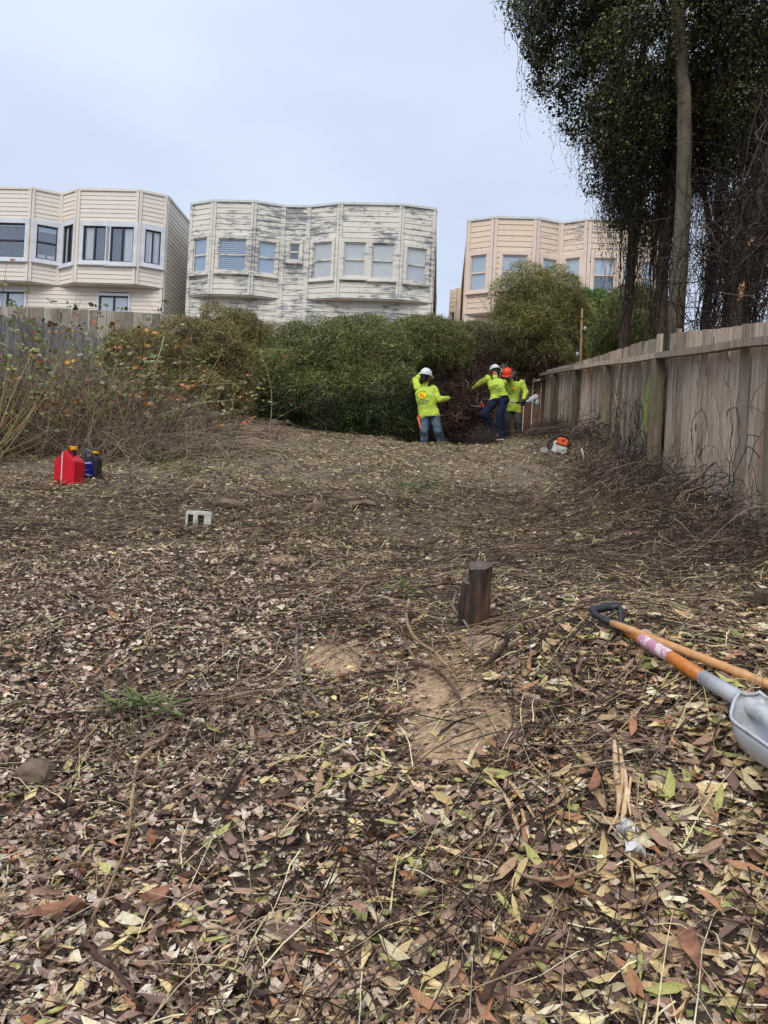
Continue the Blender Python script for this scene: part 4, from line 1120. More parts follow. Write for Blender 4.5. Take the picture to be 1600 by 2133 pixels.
def left_growth():
    # dry grass and dead canes, uncountable
    m = 8500
    px = rng.uniform(-120, 520, m); d = rng.uniform(10.6, 15, m); 
    x = (px - 800) / FPX * d * 1.0; P = np.c_[x, d, H(x, d)]
    Ls = rng.uniform(.4, 2.4, m)  * np.clip((500 - px) / 300, .12, 1)
    lean = np.c_[rng.normal(.1, .75, m), rng.normal(0, .5, m), np.ones(m)]
    pts = stalk_paths(P, lean, Ls, 5, .25)
    A = tube_field(pts, rng.uniform(.002, .0048, m)[:, None] * np.linspace(1, .5, 5)[None], pick([(3, (152, 132, 114)), (2.6, (186, 166, 144)), (2, (104, 86, 76)), (1.6, (212, 196, 172))], m), 3)
    m2 = 7000
    px = rng.uniform(-100, 560, m2); d = rng.uniform(10.8, 15.2, m2); x = (px - 800) / FPX * d; P2 = np.c_[x, d, H(x, d)]
    pts2 = wander(P2, rng.uniform(0, 6.28, m2), rng.uniform(.3, .9, m2), 5, .3, (.0, .22), arch=rng.uniform(0, .4, m2) * np.clip((480 - px) / 200, .12, 1))
    B = tube_field(pts2, rng.uniform(.0022, .005, m2)[:, None] * np.linspace(1, .5, 5)[None], pick([(3, (156, 136, 116)), (2, (112, 94, 80)), (2.8, (200, 182, 152))], m2), 3)
    tag(obj('dry_grass', np_mesh('dry_grass', np.concatenate([A[0], B[0]]), np.concatenate([A[1], B[1] + len(A[0])]), np.concatenate([A[2], B[2]])), vmat('dry_stalk', .8, 0, .15, .2, 30)),
        'tan dead grass and canes standing under the brambles on the left', 'dry grass', kind='stuff')
    # bramble bushes
    MIX = [(3, (126, 138, 74)), (2.4, (158, 164, 100)), (1.4, (88, 102, 54)), (.7, (206, 132, 82)), (.14, (206, 76, 66)), (.5, (208, 160, 84)), (1.6, (172, 172, 136)), (.8, (128, 96, 78))]
    spots = [('bramble', 'bramble with green leaves climbing over the silvery pickets at far left', 60, 11.2, 3.1, 150, 520, 1.1, .072),
             ('bramble', 'bramble with orange and red leaves in the middle of the left thicket', 215, 11.4, 2.85, 190, 640, 1.25, .072),
             ('bramble', 'low arching bramble with a few orange leaves at the right end of the thicket', 400, 12.0, 1.7, 110, 260, 1.1, .066)]
    lm = vmat('bramble_leaf', .5, .2, .4, .2, 30)
    for name, lab, px, d, Lmax, ns, nl, spread, sz in spots:
        c = at(px, 900, d); c = Vector((c.x, d, h(c.x, d))); root = empty(name, c); tag(root, lab, 'bramble', 'brambles on the left')
        P = np.array(c)[None] + np.c_[rng.normal(0, .45 * spread, ns), rng.normal(0, .4, ns), np.zeros(ns)]; P[:, 2] = H(P[:, 0], P[:, 1])
        lean = np.c_[rng.normal(.12, .5, ns), rng.normal(-.1, .4, ns), np.ones(ns)]
        pts = stalk_paths(P, lean, rng.uniform(.4, 1.05, ns) * Lmax, 9, .2)
        V, Fc, cc = tube_field(pts, rng.uniform(.003, .0065, ns)[:, None] * np.linspace(1, .4, 9)[None], pick([(2, (112, 88, 76)), (2, (176, 154, 122)), (1, (78, 60, 54))], ns), 4)
        obj('canes', np_mesh('canes', V, Fc, cc), vmat('twig_bark'), root)
        leaf_sprays(pts, nl, sz, MIX, 'leaves', root, lm)
    # pale bare shrub at the left edge
    c = at(-30, 905, 9.8); c = Vector((c.x, 9.8, h(c.x, 9.8))); root = empty('bare_shrub', c)
    tag(root, 'bare shrub with pale yellowish arching stems at the left edge', 'shrub')
    ns = 46
    P = np.array(c)[None] + np.c_[rng.normal(0, .12, ns), rng.normal(0, .12, ns), np.zeros(ns)]
    lean = np.c_[rng.uniform(-.5, .8, ns), rng.normal(-.1, .5, ns), rng.uniform(.5, 1.6, ns)]
    pts = stalk_paths(P, lean, rng.uniform(.7, 1.6, ns), 9, .05)
    pts[:, :, 2] += (np.linspace(0, 1, 9) ** 2)[None] * rng.uniform(.1, .4, ns)[:, None]
    V, Fc, cc = tube_field(pts, rng.uniform(.006, .011, ns)[:, None] * np.linspace(1, .4, 9)[None], pick([(3, (186, 168, 124)), (2, (160, 140, 100)), (1, (140, 112, 80))], ns), 4)
    obj('stems', np_mesh('stems', V, Fc, cc), vmat('pale_bark', .8, 0, .2, .2, 30), root)
    leaf_sprays(pts, 40, .055, [(3, (132, 152, 80)), (1, (160, 160, 90))], 'leaves', root, lm)
    # a few strong pale canes
    for k, (lab, pp) in enumerate((('forked pale dead cane leaning at the front of the thicket', [(178, 935), (190, 880), (200, 850), (215, 825), (232, 822)]),
                                   ('long thin pale cane arching above the middle of the thicket', [(295, 860), (290, 820), (270, 795), (225, 820), (205, 826)]),
                                   ('slender bare cane curving up in front of the olive shrub', [(300, 790), (318, 770), (330, 745), (343, 700)]))):
        q = [at(x, y, 11.0 + .2 * k) for x, y in pp]
        tag(MB().tube(q, [.012 - .0016 * i for i in range(len(q))], 5).build('dead_cane', mat('pale_cane', (.50, .44, .33), (.36, .30, .22), 20, .8), smooth=True), lab, 'cane')
    # red flowers and red leaves
    fm = mat('red_petal', lin(214, 44, 40), lin(170, 24, 28), 30, .6)
    for lab, x, y, d in (('red rose bloom low at the right end of the thicket', 455, 851, 12.0), ('red rose bud left of the right bloom', 408, 860, 12.0), ('small red bloom at the left of the thicket above the red can', 99, 839, 10.8), ('tiny red bloom low in the middle of the thicket', 284, 887, 11.6)):
        p = at(x, y, d); root = empty('rose_bloom', p); tag(root, lab, 'flower', 'red roses')
        for k in range(9):
            a = k * 2.4; r = .006 + .0026 * k
            V, Fc, _ = leaf_field(np.array([[p.x + math.cos(a) * r, p.y + math.sin(a) * r, p.z + .012 - .001 * k]]), np.array([[math.cos(a), math.sin(a), .8 - .12 * k]]), np.array([[-math.cos(a) * .3, -math.sin(a) * .3, 1.]]), np.array([.05]), np.array([.045]), np.array([.2]), np.zeros((1, 3)))
            obj('petal', np_mesh('petal', V, Fc), fm, root)
        MB().tube([p, p + Vector((.02, .01, -.15))], .003, 4).build('stem', mat('green_stem', lin(92, 112, 60)), root)
left_growth()

def clump(name, label, px, py, n_, size, pal, spread, up=.6, cat='plant', narrow=.5, d=None):
    c = ground_at(px, py); root = empty(name, c); tag(root, label, cat)
    P = np.array(c)[None] + rng.normal(0, 1, (n_, 3)) * np.array([spread, spread * .8, 0]); P[:, 2] = H(P[:, 0], P[:, 1])
    P[:, 2] += rng.uniform(.01, up * .25, n_)
    ang = rng.uniform(0, 2 * np.pi, n_); T = np.c_[np.cos(ang), np.sin(ang), rng.uniform(-.1, up, n_)]
    L = rng.uniform(.6, 1.25, n_) * size
    V, Fc, cc = leaf_field(P, T, unit(np.c_[rng.normal(0, .3, n_), rng.normal(-.2, .3, n_), np.ones(n_)]), L, L * narrow * rng.uniform(.8, 1.2, n_), rng.uniform(-.25, -.02, n_), pick(pal, n_), rng.uniform(.1, .5, n_))
    obj('leaves', np_mesh('leaves', V, Fc, cc), vmat('bramble_leaf'), root)
    st = np.stack([np.array(c)[None].repeat(n_, 0) + rng.normal(0, .01, (n_, 3)), (P + np.array(c)[None]) / 2 + np.array([0, 0, .02]), P], axis=1)
    V, Fc, cc = tube_field(st, np.full((n_, 3), .0022), pick([(1, (96, 108, 62))], n_), 3)
    obj('stems', np_mesh('stems', V, Fc, cc), vmat('twig_bark'), root)
GL = [(3, (112, 130, 62)), (2, (140, 154, 82)), (1, (82, 100, 48)), (.8, (164, 168, 100))]
clump('weed_plant', 'low green weed with rounded leaves right of the red can', 325, 962, 46, .085, GL, .22)
clump('weed_plant', 'flat leafy weed behind the concrete block', 395, 990, 26, .08, GL, .18)
clump('weed_plant', 'green weed in the thicket front, left of the pale straw', 375, 915, 24, .085, GL, .2)
clump('weed_plant', 'small weed sprouting in the middle of the yard', 590, 1012, 18, .06, GL, .14)
clump('leaf_heap', 'pile of cut pale green leaves in the middle of the yard', 875, 1022, 90, .085, [(3, (132, 150, 110)), (2, (100, 122, 84)), (1, (160, 166, 126))], .22, .4, narrow=.3)
clump('weed_plant', 'small green sprig near the yard centre left of the leaf pile', 745, 1025, 14, .06, GL, .10)
clump('weed_plant', 'little green weed on the slope below the concrete block', 510, 1104, 10, .05, GL, .06)
clump('weed_plant', 'green seedling on the mid slope left of the stump', 690, 1122, 18, .06, GL, .12)
clump('weed_plant', 'green weed left of the wooden stump', 838, 1250, 14, .05, GL, .10)

def cut_sprig():
    c = ground_at(275, 1520); root = empty('leafy_branch', c); tag(root, 'cut sprig of long narrow dark green leaves lying on the left foreground', 'branch')
    m = mat('sprig_leaf', lin(122, 132, 78), lin(78, 92, 50), 25, .5, (1, 4, 1), .1, spec=.25)
    stem = [c + Vector((-.08, .04, .05)), c + Vector((-.02, .03, .11)), c + Vector((.06, 0, .11)), c + Vector((.15, .03, .06))]
    MB().tube(stem, [.005, .004, .003, .002], 5).build('stem', mat('sprig_stem', lin(120, 116, 76)), root)
    for k in range(40):
        t = random.random() * 2.99; i = int(t); p = stem[i].lerp(stem[i + 1], t - i)
        a = random.uniform(-math.pi, math.pi); T = np.array([[math.cos(a) * .9 + .25, math.sin(a) * .5, random.uniform(-.35, .65)]])
        L = random.uniform(.075, .13)
        V, Fc, _ = leaf_field(np.array([p]) + unit(T) * L * .5, T, np.array([[random.uniform(-.4, .4), -.3, 1.]]), np.array([L]), np.array([L * .16]), np.array([-.12]), np.zeros((1, 3)))
        obj('leaf', np_mesh('leaf', V, Fc), m, root)
cut_sprig()

# ------------------------------------------------------------------ trees on the right
def bark_mat(name, c1, c2, c3=None):
    m, t, b = new_mat(name)
    b.inputs['Roughness'].default_value = .9; b.inputs['Specular IOR Level'].default_value = .12
    tc = t.nodes.new('ShaderNodeTexCoord')
    def nse(sc, st, d=7):
        mp = t.nodes.new('ShaderNodeMapping'); mp.inputs['Scale'].default_value = st; t.links.new(tc.outputs['Object'], mp.inputs[0])
        q = t.nodes.new('ShaderNodeTexNoise'); q.inputs['Scale'].default_value = sc; q.inputs['Detail'].default_value = d; t.links.new(mp.outputs[0], q.inputs['Vector']); return q.outputs[0]
    a = nse(6, (1, 1, .45)); l = nse(9, (1.2, 1.2, 3.5), 3)
    r = t.nodes.new('ShaderNodeValToRGB'); r.color_ramp.elements[0].position = .3; r.color_ramp.elements[0].color = (*c2, 1); r.color_ramp.elements[1].position = .7; r.color_ramp.elements[1].color = (*c1, 1)
    t.links.new(a, r.inputs[0])
    r2 = t.nodes.new('ShaderNodeValToRGB'); r2.color_ramp.elements[0].position = .64; r2.color_ramp.elements[1].position = .70; t.links.new(l, r2.inputs[0])
    mx = t.nodes.new('ShaderNodeMixRGB'); t.links.new(r2.outputs[0], mx.inputs[0]); t.links.new(r.outputs[0], mx.inputs[1]); mx.inputs[2].default_value = (*(c3 or tuple(c * .5 for c in c2)), 1)
    t.links.new(mx.outputs[0], b.inputs['Base Color'])
    bp = t.nodes.new('ShaderNodeBump'); bp.inputs['Strength'].default_value = .6; bp.inputs['Distance'].default_value = .015; t.links.new(a, bp.inputs['Height']); t.links.new(bp.outputs[0], b.inputs['Normal'])
    return m
PALEB = bark_mat('pale_bark_trunk', (.165, .142, .10), (.062, .054, .038), (.04, .036, .028))
DARKB = bark_mat('dark_bark_trunk', (.115, .085, .068), (.06, .045, .037))
VINEB = bark_mat('vine_bark_trunk', (.115, .095, .075), (.055, .046, .037))
TORN = mat('torn_wood', lin(238, 190, 148), lin(206, 134, 88), 20, .8, (1, 1, .3))
CROWN = [(3, (66, 70, 32)), (2, (46, 50, 24)), (1.6, (92, 96, 44)), (.7, (148, 150, 86)), (1.5, (36, 38, 22))]
CROWN_B = [(3, (62, 66, 34)), (2, (84, 84, 44)), (1.2, (46, 46, 28)), (1, (110, 108, 62))]
VINEC = [(3, (54, 44, 38)), (2, (40, 32, 29)), (1, (84, 72, 62))]

def trunk_path(pp, d, r):
    """pp: photo points up the trunk; the foot goes down to the ground"""
    q = [at(x, y, d) for x, y in pp]
    foot = Vector((q[0].x, q[0].y, h(q[0].x, q[0].y) - .1))
    q = [foot] + q
    # resample smoothly with slight irregularity
    out, rr = [], []
    nseg = 26
    for i in range(nseg + 1):
        t = i / nseg * (len(q) - 1); k = min(int(t), len(q) - 2); u = t - k
        p = q[k].lerp(q[k + 1], u)
        out.append(p + Vector((random.uniform(-.008, .008), random.uniform(-.008, .008), 0))); rr.append((r[0] + (r[1] - r[0]) * i / nseg) * random.uniform(.95, 1.06))
    return out, rr

def tree(label, pp, d, r, bark, blobs, nleaf, leaf=.034, pal=CROWN, hang=0, hl=(.4, 1.5), limbs=(), vines=0, group='trees behind the right fence', strands=0):
    pts, rr = trunk_path(pp, d, r)
    root = empty('tree', pts[0] + Vector((0, 0, .1))); tag(root, label, 'tree', group)
    MB().tube(pts, rr, 14).build('trunk', bark, root, smooth=True)
    for lp, ld, lr in limbs:
        q = [at(x, y, ld) for x, y in lp]
        MB().tube(q, [lr * (1 - .6 * i / (len(q) - 1)) for i in range(len(q))], 8).build('limb', bark, root, smooth=True)
    if blobs:
        P, N = blob_points(blobs, nleaf, front=.5, depth=.75, lump=.25); m = len(P)
        keep = rng.random(m) < .35 + .9 * noise2(P[:, 0] * 1.0 + P[:, 1] * .7 + 11, P[:, 2] + 17, 2.6)
        P, N = P[keep], N[keep]; m = len(P)
        L = rng.uniform(.5, 1.2, m) * leaf * np.where(rng.random(m) < .22, rng.uniform(1.2, 2.1, m), 1)
        V, Fc, cc = quad_field(P, unit(rng.normal(size=(m, 3))), unit(rng.normal(0, .8, (m, 3)) + N * .4 + np.array([0, -.2, .5])), L, L * rng.uniform(.55, .95, m), rng.uniform(-.15, .15, m), pick(pal, m) * (.65 + .7 * noise2(P[:, 0] + P[:, 1], P[:, 2] + 5, 1.9)[:, None]))
        obj('crown', np_mesh('crown', V, Fc, cc), vmat('crown_leaf', .42, .12, .5, .15, 30), root)
        if hang:
            # vine strands hanging out of the crown
            P, N = blob_points(blobs, hang, front=.5, depth=.5, lump=.2); m = len(P); k = 8
            Ls = rng.uniform(*hl, m); t = np.linspace(0, 1, k)
            pts2 = np.repeat(P[:, None, :], k, 1); wob = np.cumsum(rng.normal(0, .035, (m, k, 2)), axis=1)
            pts2[..., :2] += wob * Ls[:, None, None] + N[:, None, :2] * (t * (1 - t))[None, :, None] * .5
            pts2[..., 2] -= t[None] * Ls[:, None]
            V, Fc, cc = tube_field(pts2, (rng.uniform(.0016, .004, m) * np.where(rng.random(m) < .06, 3.0, 1))[:, None] * np.linspace(1, .5, k)[None], pick(VINEC, m), 3)
            obj('hanging_vines', np_mesh('hanging_vines', V, Fc, cc), vmat('twig_bark'), root)
            per = hang * 7; i = rng.integers(0, m, per); j = rng.integers(0, k, per)
            Q = pts2[i, j] + rng.normal(0, .035, (per, 3)); L = rng.uniform(.5, 1.2, per) * leaf * .85
            V, Fc, cc = quad_field(Q, rng.normal(size=(per, 3)), rng.normal(size=(per, 3)), L, L * .75, rng.uniform(-.1, .1, per), pick(pal, per))
            obj('vine_leaves', np_mesh('vine_leaves', V, Fc, cc), vmat('crown_leaf'), root)
    if vines:
        # stems wound up the trunk
        m = vines; k = 12; pa = np.array([list(p) for p in pts]); T0 = rng.uniform(0, .55, m); T1 = T0 + rng.uniform(.15, .45, m)
        ts = np.clip(T0[:, None] + (T1 - T0)[:, None] * np.linspace(0, 1, k)[None], 0, 1) * (len(pa) - 1)
        i = np.minimum(ts.astype(int), len(pa) - 2); f = (ts - i)[..., None]; c = pa[i] * (1 - f) + pa[i + 1] * f
        an = rng.uniform(0, 6.28, m)[:, None] + rng.normal(0, 1, m)[:, None] * np.linspace(0, 2.5, k)[None]; rad_ = r[0] * rng.uniform(.95, 2.1, m)[:, None] + .03 * rng.normal(0, 1, (m, k)).cumsum(1) * .4
        c[..., 0] += np.cos(an) * rad_; c[..., 1] += np.sin(an) * rad_
        V, Fc, cc = tube_field(c, rng.uniform(.003, .010, m)[:, None] * np.ones(k)[None], pick(VINEC + [(1.0, (104, 92, 80))], m), 4)
        obj('climbing_vines', np_mesh('climbing_vines', V, Fc, cc), vmat('twig_bark'), root)
    return root

tree('tree with a smooth pale grey green trunk, tallest bare trunk behind the fence', [(1408, 680), (1415, 560), (1424, 400), (1426, 260), (1424, 170), (1414, 60), (1395, -90)], 9.6, (.108, .07), PALEB,
     [blob(1430, 40, 9.9, 150, 110), blob(1350, 110, 10.2, 130, 120), blob(1500, 130, 10.4, 130, 120), blob(1330, 230, 10.6, 110, 110), blob(1480, 250, 10.8, 110, 110), blob(1420, -120, 10.2, 300, 140), blob(1390, 30, 10.8, 70, 90), blob(1460, 90, 11.0, 80, 90)], 165000, .036, CROWN, 900, (.4, 1.4),
     limbs=[([(1414, 60), (1380, 0), (1330, -60)], 9.7, .04)])
tree('slim dark trunk leaning over the pink house, leftmost of the trees', [(1300, 700), (1312, 600), (1319, 480), (1322, 330), (1330, 200), (1345, 60)], 12.2, (.085, .05), DARKB,
     [blob(1240, 60, 11.6, 120, 100), blob(1200, 150, 11.4, 95, 80), blob(1260, 210, 11.6, 100, 100), blob(1290, 320, 12, 70, 110), blob(1150, 35, 11.4, 90, 75), blob(1165, 110, 11.4, 75, 75), blob(1300, 400, 12.2, 40, 90), blob(1240, -80, 11.6, 190, 110)], 170000, .038, CROWN, 800, (.25, 1.0), vines=30)
tree('dark trunk wrapped in hanging vines between the slim trunk and the pale one', [(1378, 705), (1380, 560), (1388, 460), (1394, 330), (1396, 200), (1400, 80)], 11.2, (.10, .06), DARKB,
     [blob(1370, 330, 11.4, 80, 150), blob(1350, 420, 11.6, 55, 110), blob(1395, 250, 11.2, 110, 110), blob(1330, 300, 11.6, 60, 100)], 80000, .036, CROWN_B, 1300, (.6, 2.0), vines=60)
tree('dark leaning trunk with bare side limb right of the pale trunk', [(1468, 680), (1482, 560), (1495, 450), (1502, 330), (1505, 200)], 12.4, (.085, .05), DARKB,
     [blob(1520, 330, 12.2, 90, 90), blob(1500, 200, 11.8, 120, 110), blob(1560, 420, 12.4, 80, 120), blob(1520, 540, 12.6, 70, 80)], 50000, .036, CROWN_B, 700, (.6, 2.2), limbs=[([(1486, 500), (1470, 420), (1455, 340), (1440, 260)], 12.3, .05), ([(1495, 470), (1530, 430), (1570, 400)], 12.2, .03)], vines=40)
tree('thick leaning trunk covered in climbing vines at the right edge', [(1528, 670), (1545, 580), (1568, 480), (1600, 370), (1640, 220), (1680, 60)], 9.0, (.15, .09), VINEB,
     [blob(1600, 60, 9.6, 110, 110), blob(1590, 200, 9.8, 100, 110), blob(1690, 260, 9.8, 120, 160), blob(1600, 330, 10.2, 70, 90), blob(1660, 480, 10, 90, 140), blob(1660, -80, 9.6, 180, 140)], 95000, .036, CROWN, 900, (.5, 1.9),
     limbs=[([(1568, 500), (1580, 495), (1600, 500), (1625, 488)], 8.85, .032)], vines=150)
def torn_bits():
    o = [MB().tube([at(1556, 522, 8.84), at(1562, 506, 8.82), at(1572, 497, 8.82)], [.012, .024, .016], 8).build('torn_branch', TORN, None, smooth=True)]
    tag(o[0], 'orange torn wood scar on the thick vine covered trunk', 'broken branch')
    p = [at(1536, 664, 8.3), at(1540, 632, 8.3), at(1543, 604, 8.3), at(1545, 592, 8.3)]
    foot = Vector((p[0].x, p[0].y, h(p[0].x, p[0].y)))
    r = empty('broken_trunk', foot); tag(r, 'snapped thin trunk with a splintered orange top above the right fence', 'trunk')
    MB().tube([foot] + p[:3], [.05, .042, .036, .032], 9).build('trunk', VINEB, r, smooth=True)
    MB().tube([p[2], p[3]], [.031, .022], 7).build('splintered_top', TORN, r)
    MB().tube([p[1] + Vector((-.012, -.036, .02)), p[2] + Vector((0, -.03, .02)), p[3] + Vector((.012, -.01, .02))], [.016, .03, .012], 6).build('split_face', TORN, r)
torn_bits()

def hanging_sprays():
    """drooping narrow-leaved branch tips at the upper left of the canopy"""
    q0 = at(1180, -40, 10.8); root = empty('leafy_branch', q0); tag(root, 'drooping branch of narrow leaves at the top left of the tree canopy', 'branch')
    ends = [(1035, 5), (1065, 30), (1085, 62), (1105, 90), (1120, 50), (1145, 80), (1060, -10), (1125, 135)]
    P, T = [], []
    for i, (x, y) in enumerate(ends):
        e = at(x, y, 10.6 + .1 * i); mid = q0.lerp(e, .6) + Vector((0, 0, .12))
        MB().tube([q0, mid, e], [.014, .007, .002], 5).build('twig', DARKB, root)
        for k in range(70):
            t = random.random(); p = (mid.lerp(e, t) if random.random() < .7 else q0.lerp(mid, t)) + Vector((random.gauss(0, .05), random.gauss(0, .07), random.gauss(-.02, .05)))
            P.append(p); T.append((random.gauss(-.2, .4), random.gauss(0, .4), random.gauss(-.8, .3)))
    P, T = np.array(P), np.array(T); n_ = len(P); L = rng.uniform(.07, .13, n_)
    V, Fc, cc = leaf_field(P, T, rng.normal(size=(n_, 3)), L, L * .19, rng.uniform(-.1, .1, n_), pick([(2, (58, 74, 48)), (1, (84, 98, 64)), (1, (40, 52, 36))], n_))
    obj('leaves', np_mesh('leaves', V, Fc, cc), vmat('crown_leaf'), root)
hanging_sprays()

def fence_vines():
    """bare stems hanging over and tangled behind the right fence"""
    m = 900; k = 8
    d = rng.uniform(6.0, 9.6, m); x = FX(d) + rng.uniform(.12, 1.5, m); z = H(x, d) + rng.uniform(.9, 2.9, m)
    hd = unit(np.c_[rng.normal(0, 1, m), rng.normal(0, 1, m), rng.normal(0, .8, m)]); ax = unit(rng.normal(size=(m, 3))); Ls = rng.uniform(.4, 1.6, m)
    pts = np.zeros((m, k, 3)); pts[:, 0] = np.c_[x, d, z]
    for i in range(1, k):
        hd = unit(hd + np.cross(ax, hd) * .3 + rng.normal(0, .15, (m, 3))); pts[:, i] = pts[:, i - 1] + hd * (Ls / 7)[:, None]
    pts[..., 0] = np.maximum(pts[..., 0], FX(pts[..., 1]) + .1)
    A = tube_field(pts, rng.uniform(.002, .007, m)[:, None] * np.linspace(1, .5, k)[None], pick(VINEC + [(1, (98, 84, 76))], m), 3)
    tag(obj('bare_vines', np_mesh('bare_vines', *A), vmat('twig_bark')), 'tangle of bare dark vine stems behind the near end of the right fence', 'vines', kind='stuff')
    # stems clinging to the yard side of the fence
    m = 164; d = np.r_[rng.uniform(8.5, 10.2, 110), rng.uniform(4.8, 7.9, 24), rng.uniform(10, 16, 30)]
    x = FX(d) - rng.uniform(.03, .07, m); z = H(x, d) + rng.uniform(.02, .9, m) ** 1.3; k = 9
    an = rng.normal(np.pi / 2, .8, m); cu = rng.normal(0, .25, m); Ls = rng.uniform(.25, .95, m)
    pts = np.zeros((m, k, 3)); pts[:, 0] = np.c_[x, d, z]
    for i in range(1, k):
        an = an + cu + rng.normal(0, .2, m)
        pts[:, i, 1] = pts[:, i - 1, 1] + np.cos(an) * Ls / 8; pts[:, i, 2] = np.minimum(pts[:, i - 1, 2] + np.sin(an) * Ls / 8, H(x, d) + 1.25); pts[:, i, 0] = FX(pts[:, i, 1]) - .05 - rng.uniform(0, .03, m)
    A = tube_field(pts, rng.uniform(.0022, .005, m)[:, None] * np.linspace(1, .5, k)[None], pick(VINEC, m), 3)
    tag(obj('clinging_vines', np_mesh('clinging_vines', *A), vmat('twig_bark')), 'bare dark stems clinging to the yard side of the right fence', 'vines', kind='stuff')
fence_vines()

def light_pole():
    a, b_ = at(1213, 643, 15.0), at(1210, 740, 15.0); foot = Vector((b_.x, b_.y, h(b_.x, b_.y)))
    r = empty('light_pole', foot); tag(r, 'thin bamboo pole with string lights rising behind the right fence', 'pole')
    MB().tube([foot, b_, a], [.024, .023, .02], 9).build('pole', mat('bamboo', lin(196, 160, 110), lin(160, 122, 78), 8, .6, (1, 1, .3)), r, smooth=True)
    for y in (664, 690):
        p = at(1212.4, y, 15); MB().tube([p - Vector((0, 0, .012)), p + Vector((0, 0, .012))], .026, 9).build('tie', DARKFR, r)
    blk = mat('black_cable', (.02, .02, .02), None, 5, .5)
    tag(MB().tube([at(1213, 664, 14.96), at(1220, 672, 14.9), at(1208, 705, 14.85), at(1202, 730, 14.8), at(1180, 742, 14.6)], .006, 5).build('light_cable', blk), 'black string light cable drooping from the bamboo pole', 'cable')
    bm_ = mat('bulb_glass', (.75, .78, .78), None, 4, .1, spec=.8)
    for x, y, lab in ((1219, 684, 'clear bulb hanging at the top of the bamboo pole'), (1203, 737, 'clear bulb hanging at the foot of the bamboo pole')):
        p = at(x, y, 14.88); q = empty('light_bulb', p); tag(q, lab, 'bulb', 'string light bulbs')
        MB().tube([p + Vector((0, 0, .03)), p + Vector((0, 0, .075))], .016, 8).build('socket', blk, q)
        MB().sphere(p, (.032, .032, .042), 10, 8).build('glass', bm_, q, smooth=True)
light_pole()

# ------------------------------------------------------------------ things on the ground
def frame_from(px, py, rz=0.0, z=None):
    p = ground_at(px, py)
    return p

RED = mat('red_plastic', lin(214, 28, 44), lin(190, 20, 36), 6, .38, spec=.4, bump=.05)
BLACKP = mat('black_plastic', (.018, .018, .02), (.03, .03, .032), 12, .42, spec=.4)
YEL = mat('yellow_plastic', lin(250, 186, 30), lin(230, 160, 20), 10, .45)
def gas_can():
    c = ground_at(143, 1008); k = c.y / FPX                     # metres per photo pixel here
    rz = RAD(-24); r = empty('fuel_can', c, rz)
    tag(r, 'red plastic fuel can with a white sight strip and yellow spout', 'fuel can')
    Mx = world_of(r); w, hgt, dep = 56 * k, 69 * k, 30 * k
    sx = lambda u: (u - .5) * w
    prof = [(0.03, .0), (.97, .0), (1, .05), (1, .68), (.95, .74), (.62, .93), (.58, 1.0), (.36, 1.0), (.32, .90), (.06, .77), (.0, .69), (0, .05)]
    b = MB().prism([(sx(u), v * hgt - .01) for u, v in prof], -dep / 2, dep / 2, lambda x, y, t: Mx @ Vector((x, t, y)))
    b.build('body', RED, r, smooth=False, bevel=.014)
    st = MB().prism([(sx(.385), .005), (sx(.435), .005), (sx(.425), hgt * .93), (sx(.385), hgt * .93)], -dep / 2 - .004, -dep / 2 + .01, lambda x, y, t: Mx @ Vector((x, t, y)))
    st.build('sight_strip', mat('white_strip', (.74, .70, .68), (.64, .58, .56), 20, .5), r)
    ng = MB().prism([(sx(.69), .03), (sx(.93), .03), (sx(.93), hgt * .62), (sx(.69), hgt * .62)], -dep / 2 - .005, -dep / 2 + .008, lambda x, y, t: Mx @ Vector((x, t, y)))
    ng.build('raised_panel', RED, r, bevel=.004)
    MB().tube([Mx @ Vector((sx(.66), 0, hgt * .86)), Mx @ Vector((sx(.72), 0, hgt * 1.0))], .028, 12).build('spout_neck', BLACKP, r, smooth=False)
    MB().box(Mx @ Vector((sx(.66), -.01, hgt * 1.075)), (.105, .05, .045), Matrix.Rotation(rz, 3, 'Z')).build('spout', YEL, r, bevel=.008)
    MB().sphere(Mx @ Vector((sx(.565), -.038, hgt * 1.075)), (.018, .012, .018), 10, 8).build('spout_button', mat('green_button', (.03, .09, .03), None, 5, .4), r, smooth=True)
    hp = [(.36, .98), (.42, 1.045), (.50, 1.04), (.57, .97)]
    MB().tube([Mx @ Vector((sx(u), 0, v * hgt)) for u, v in hp], .013, 8).build('handle', RED, r, smooth=True)
gas_can()

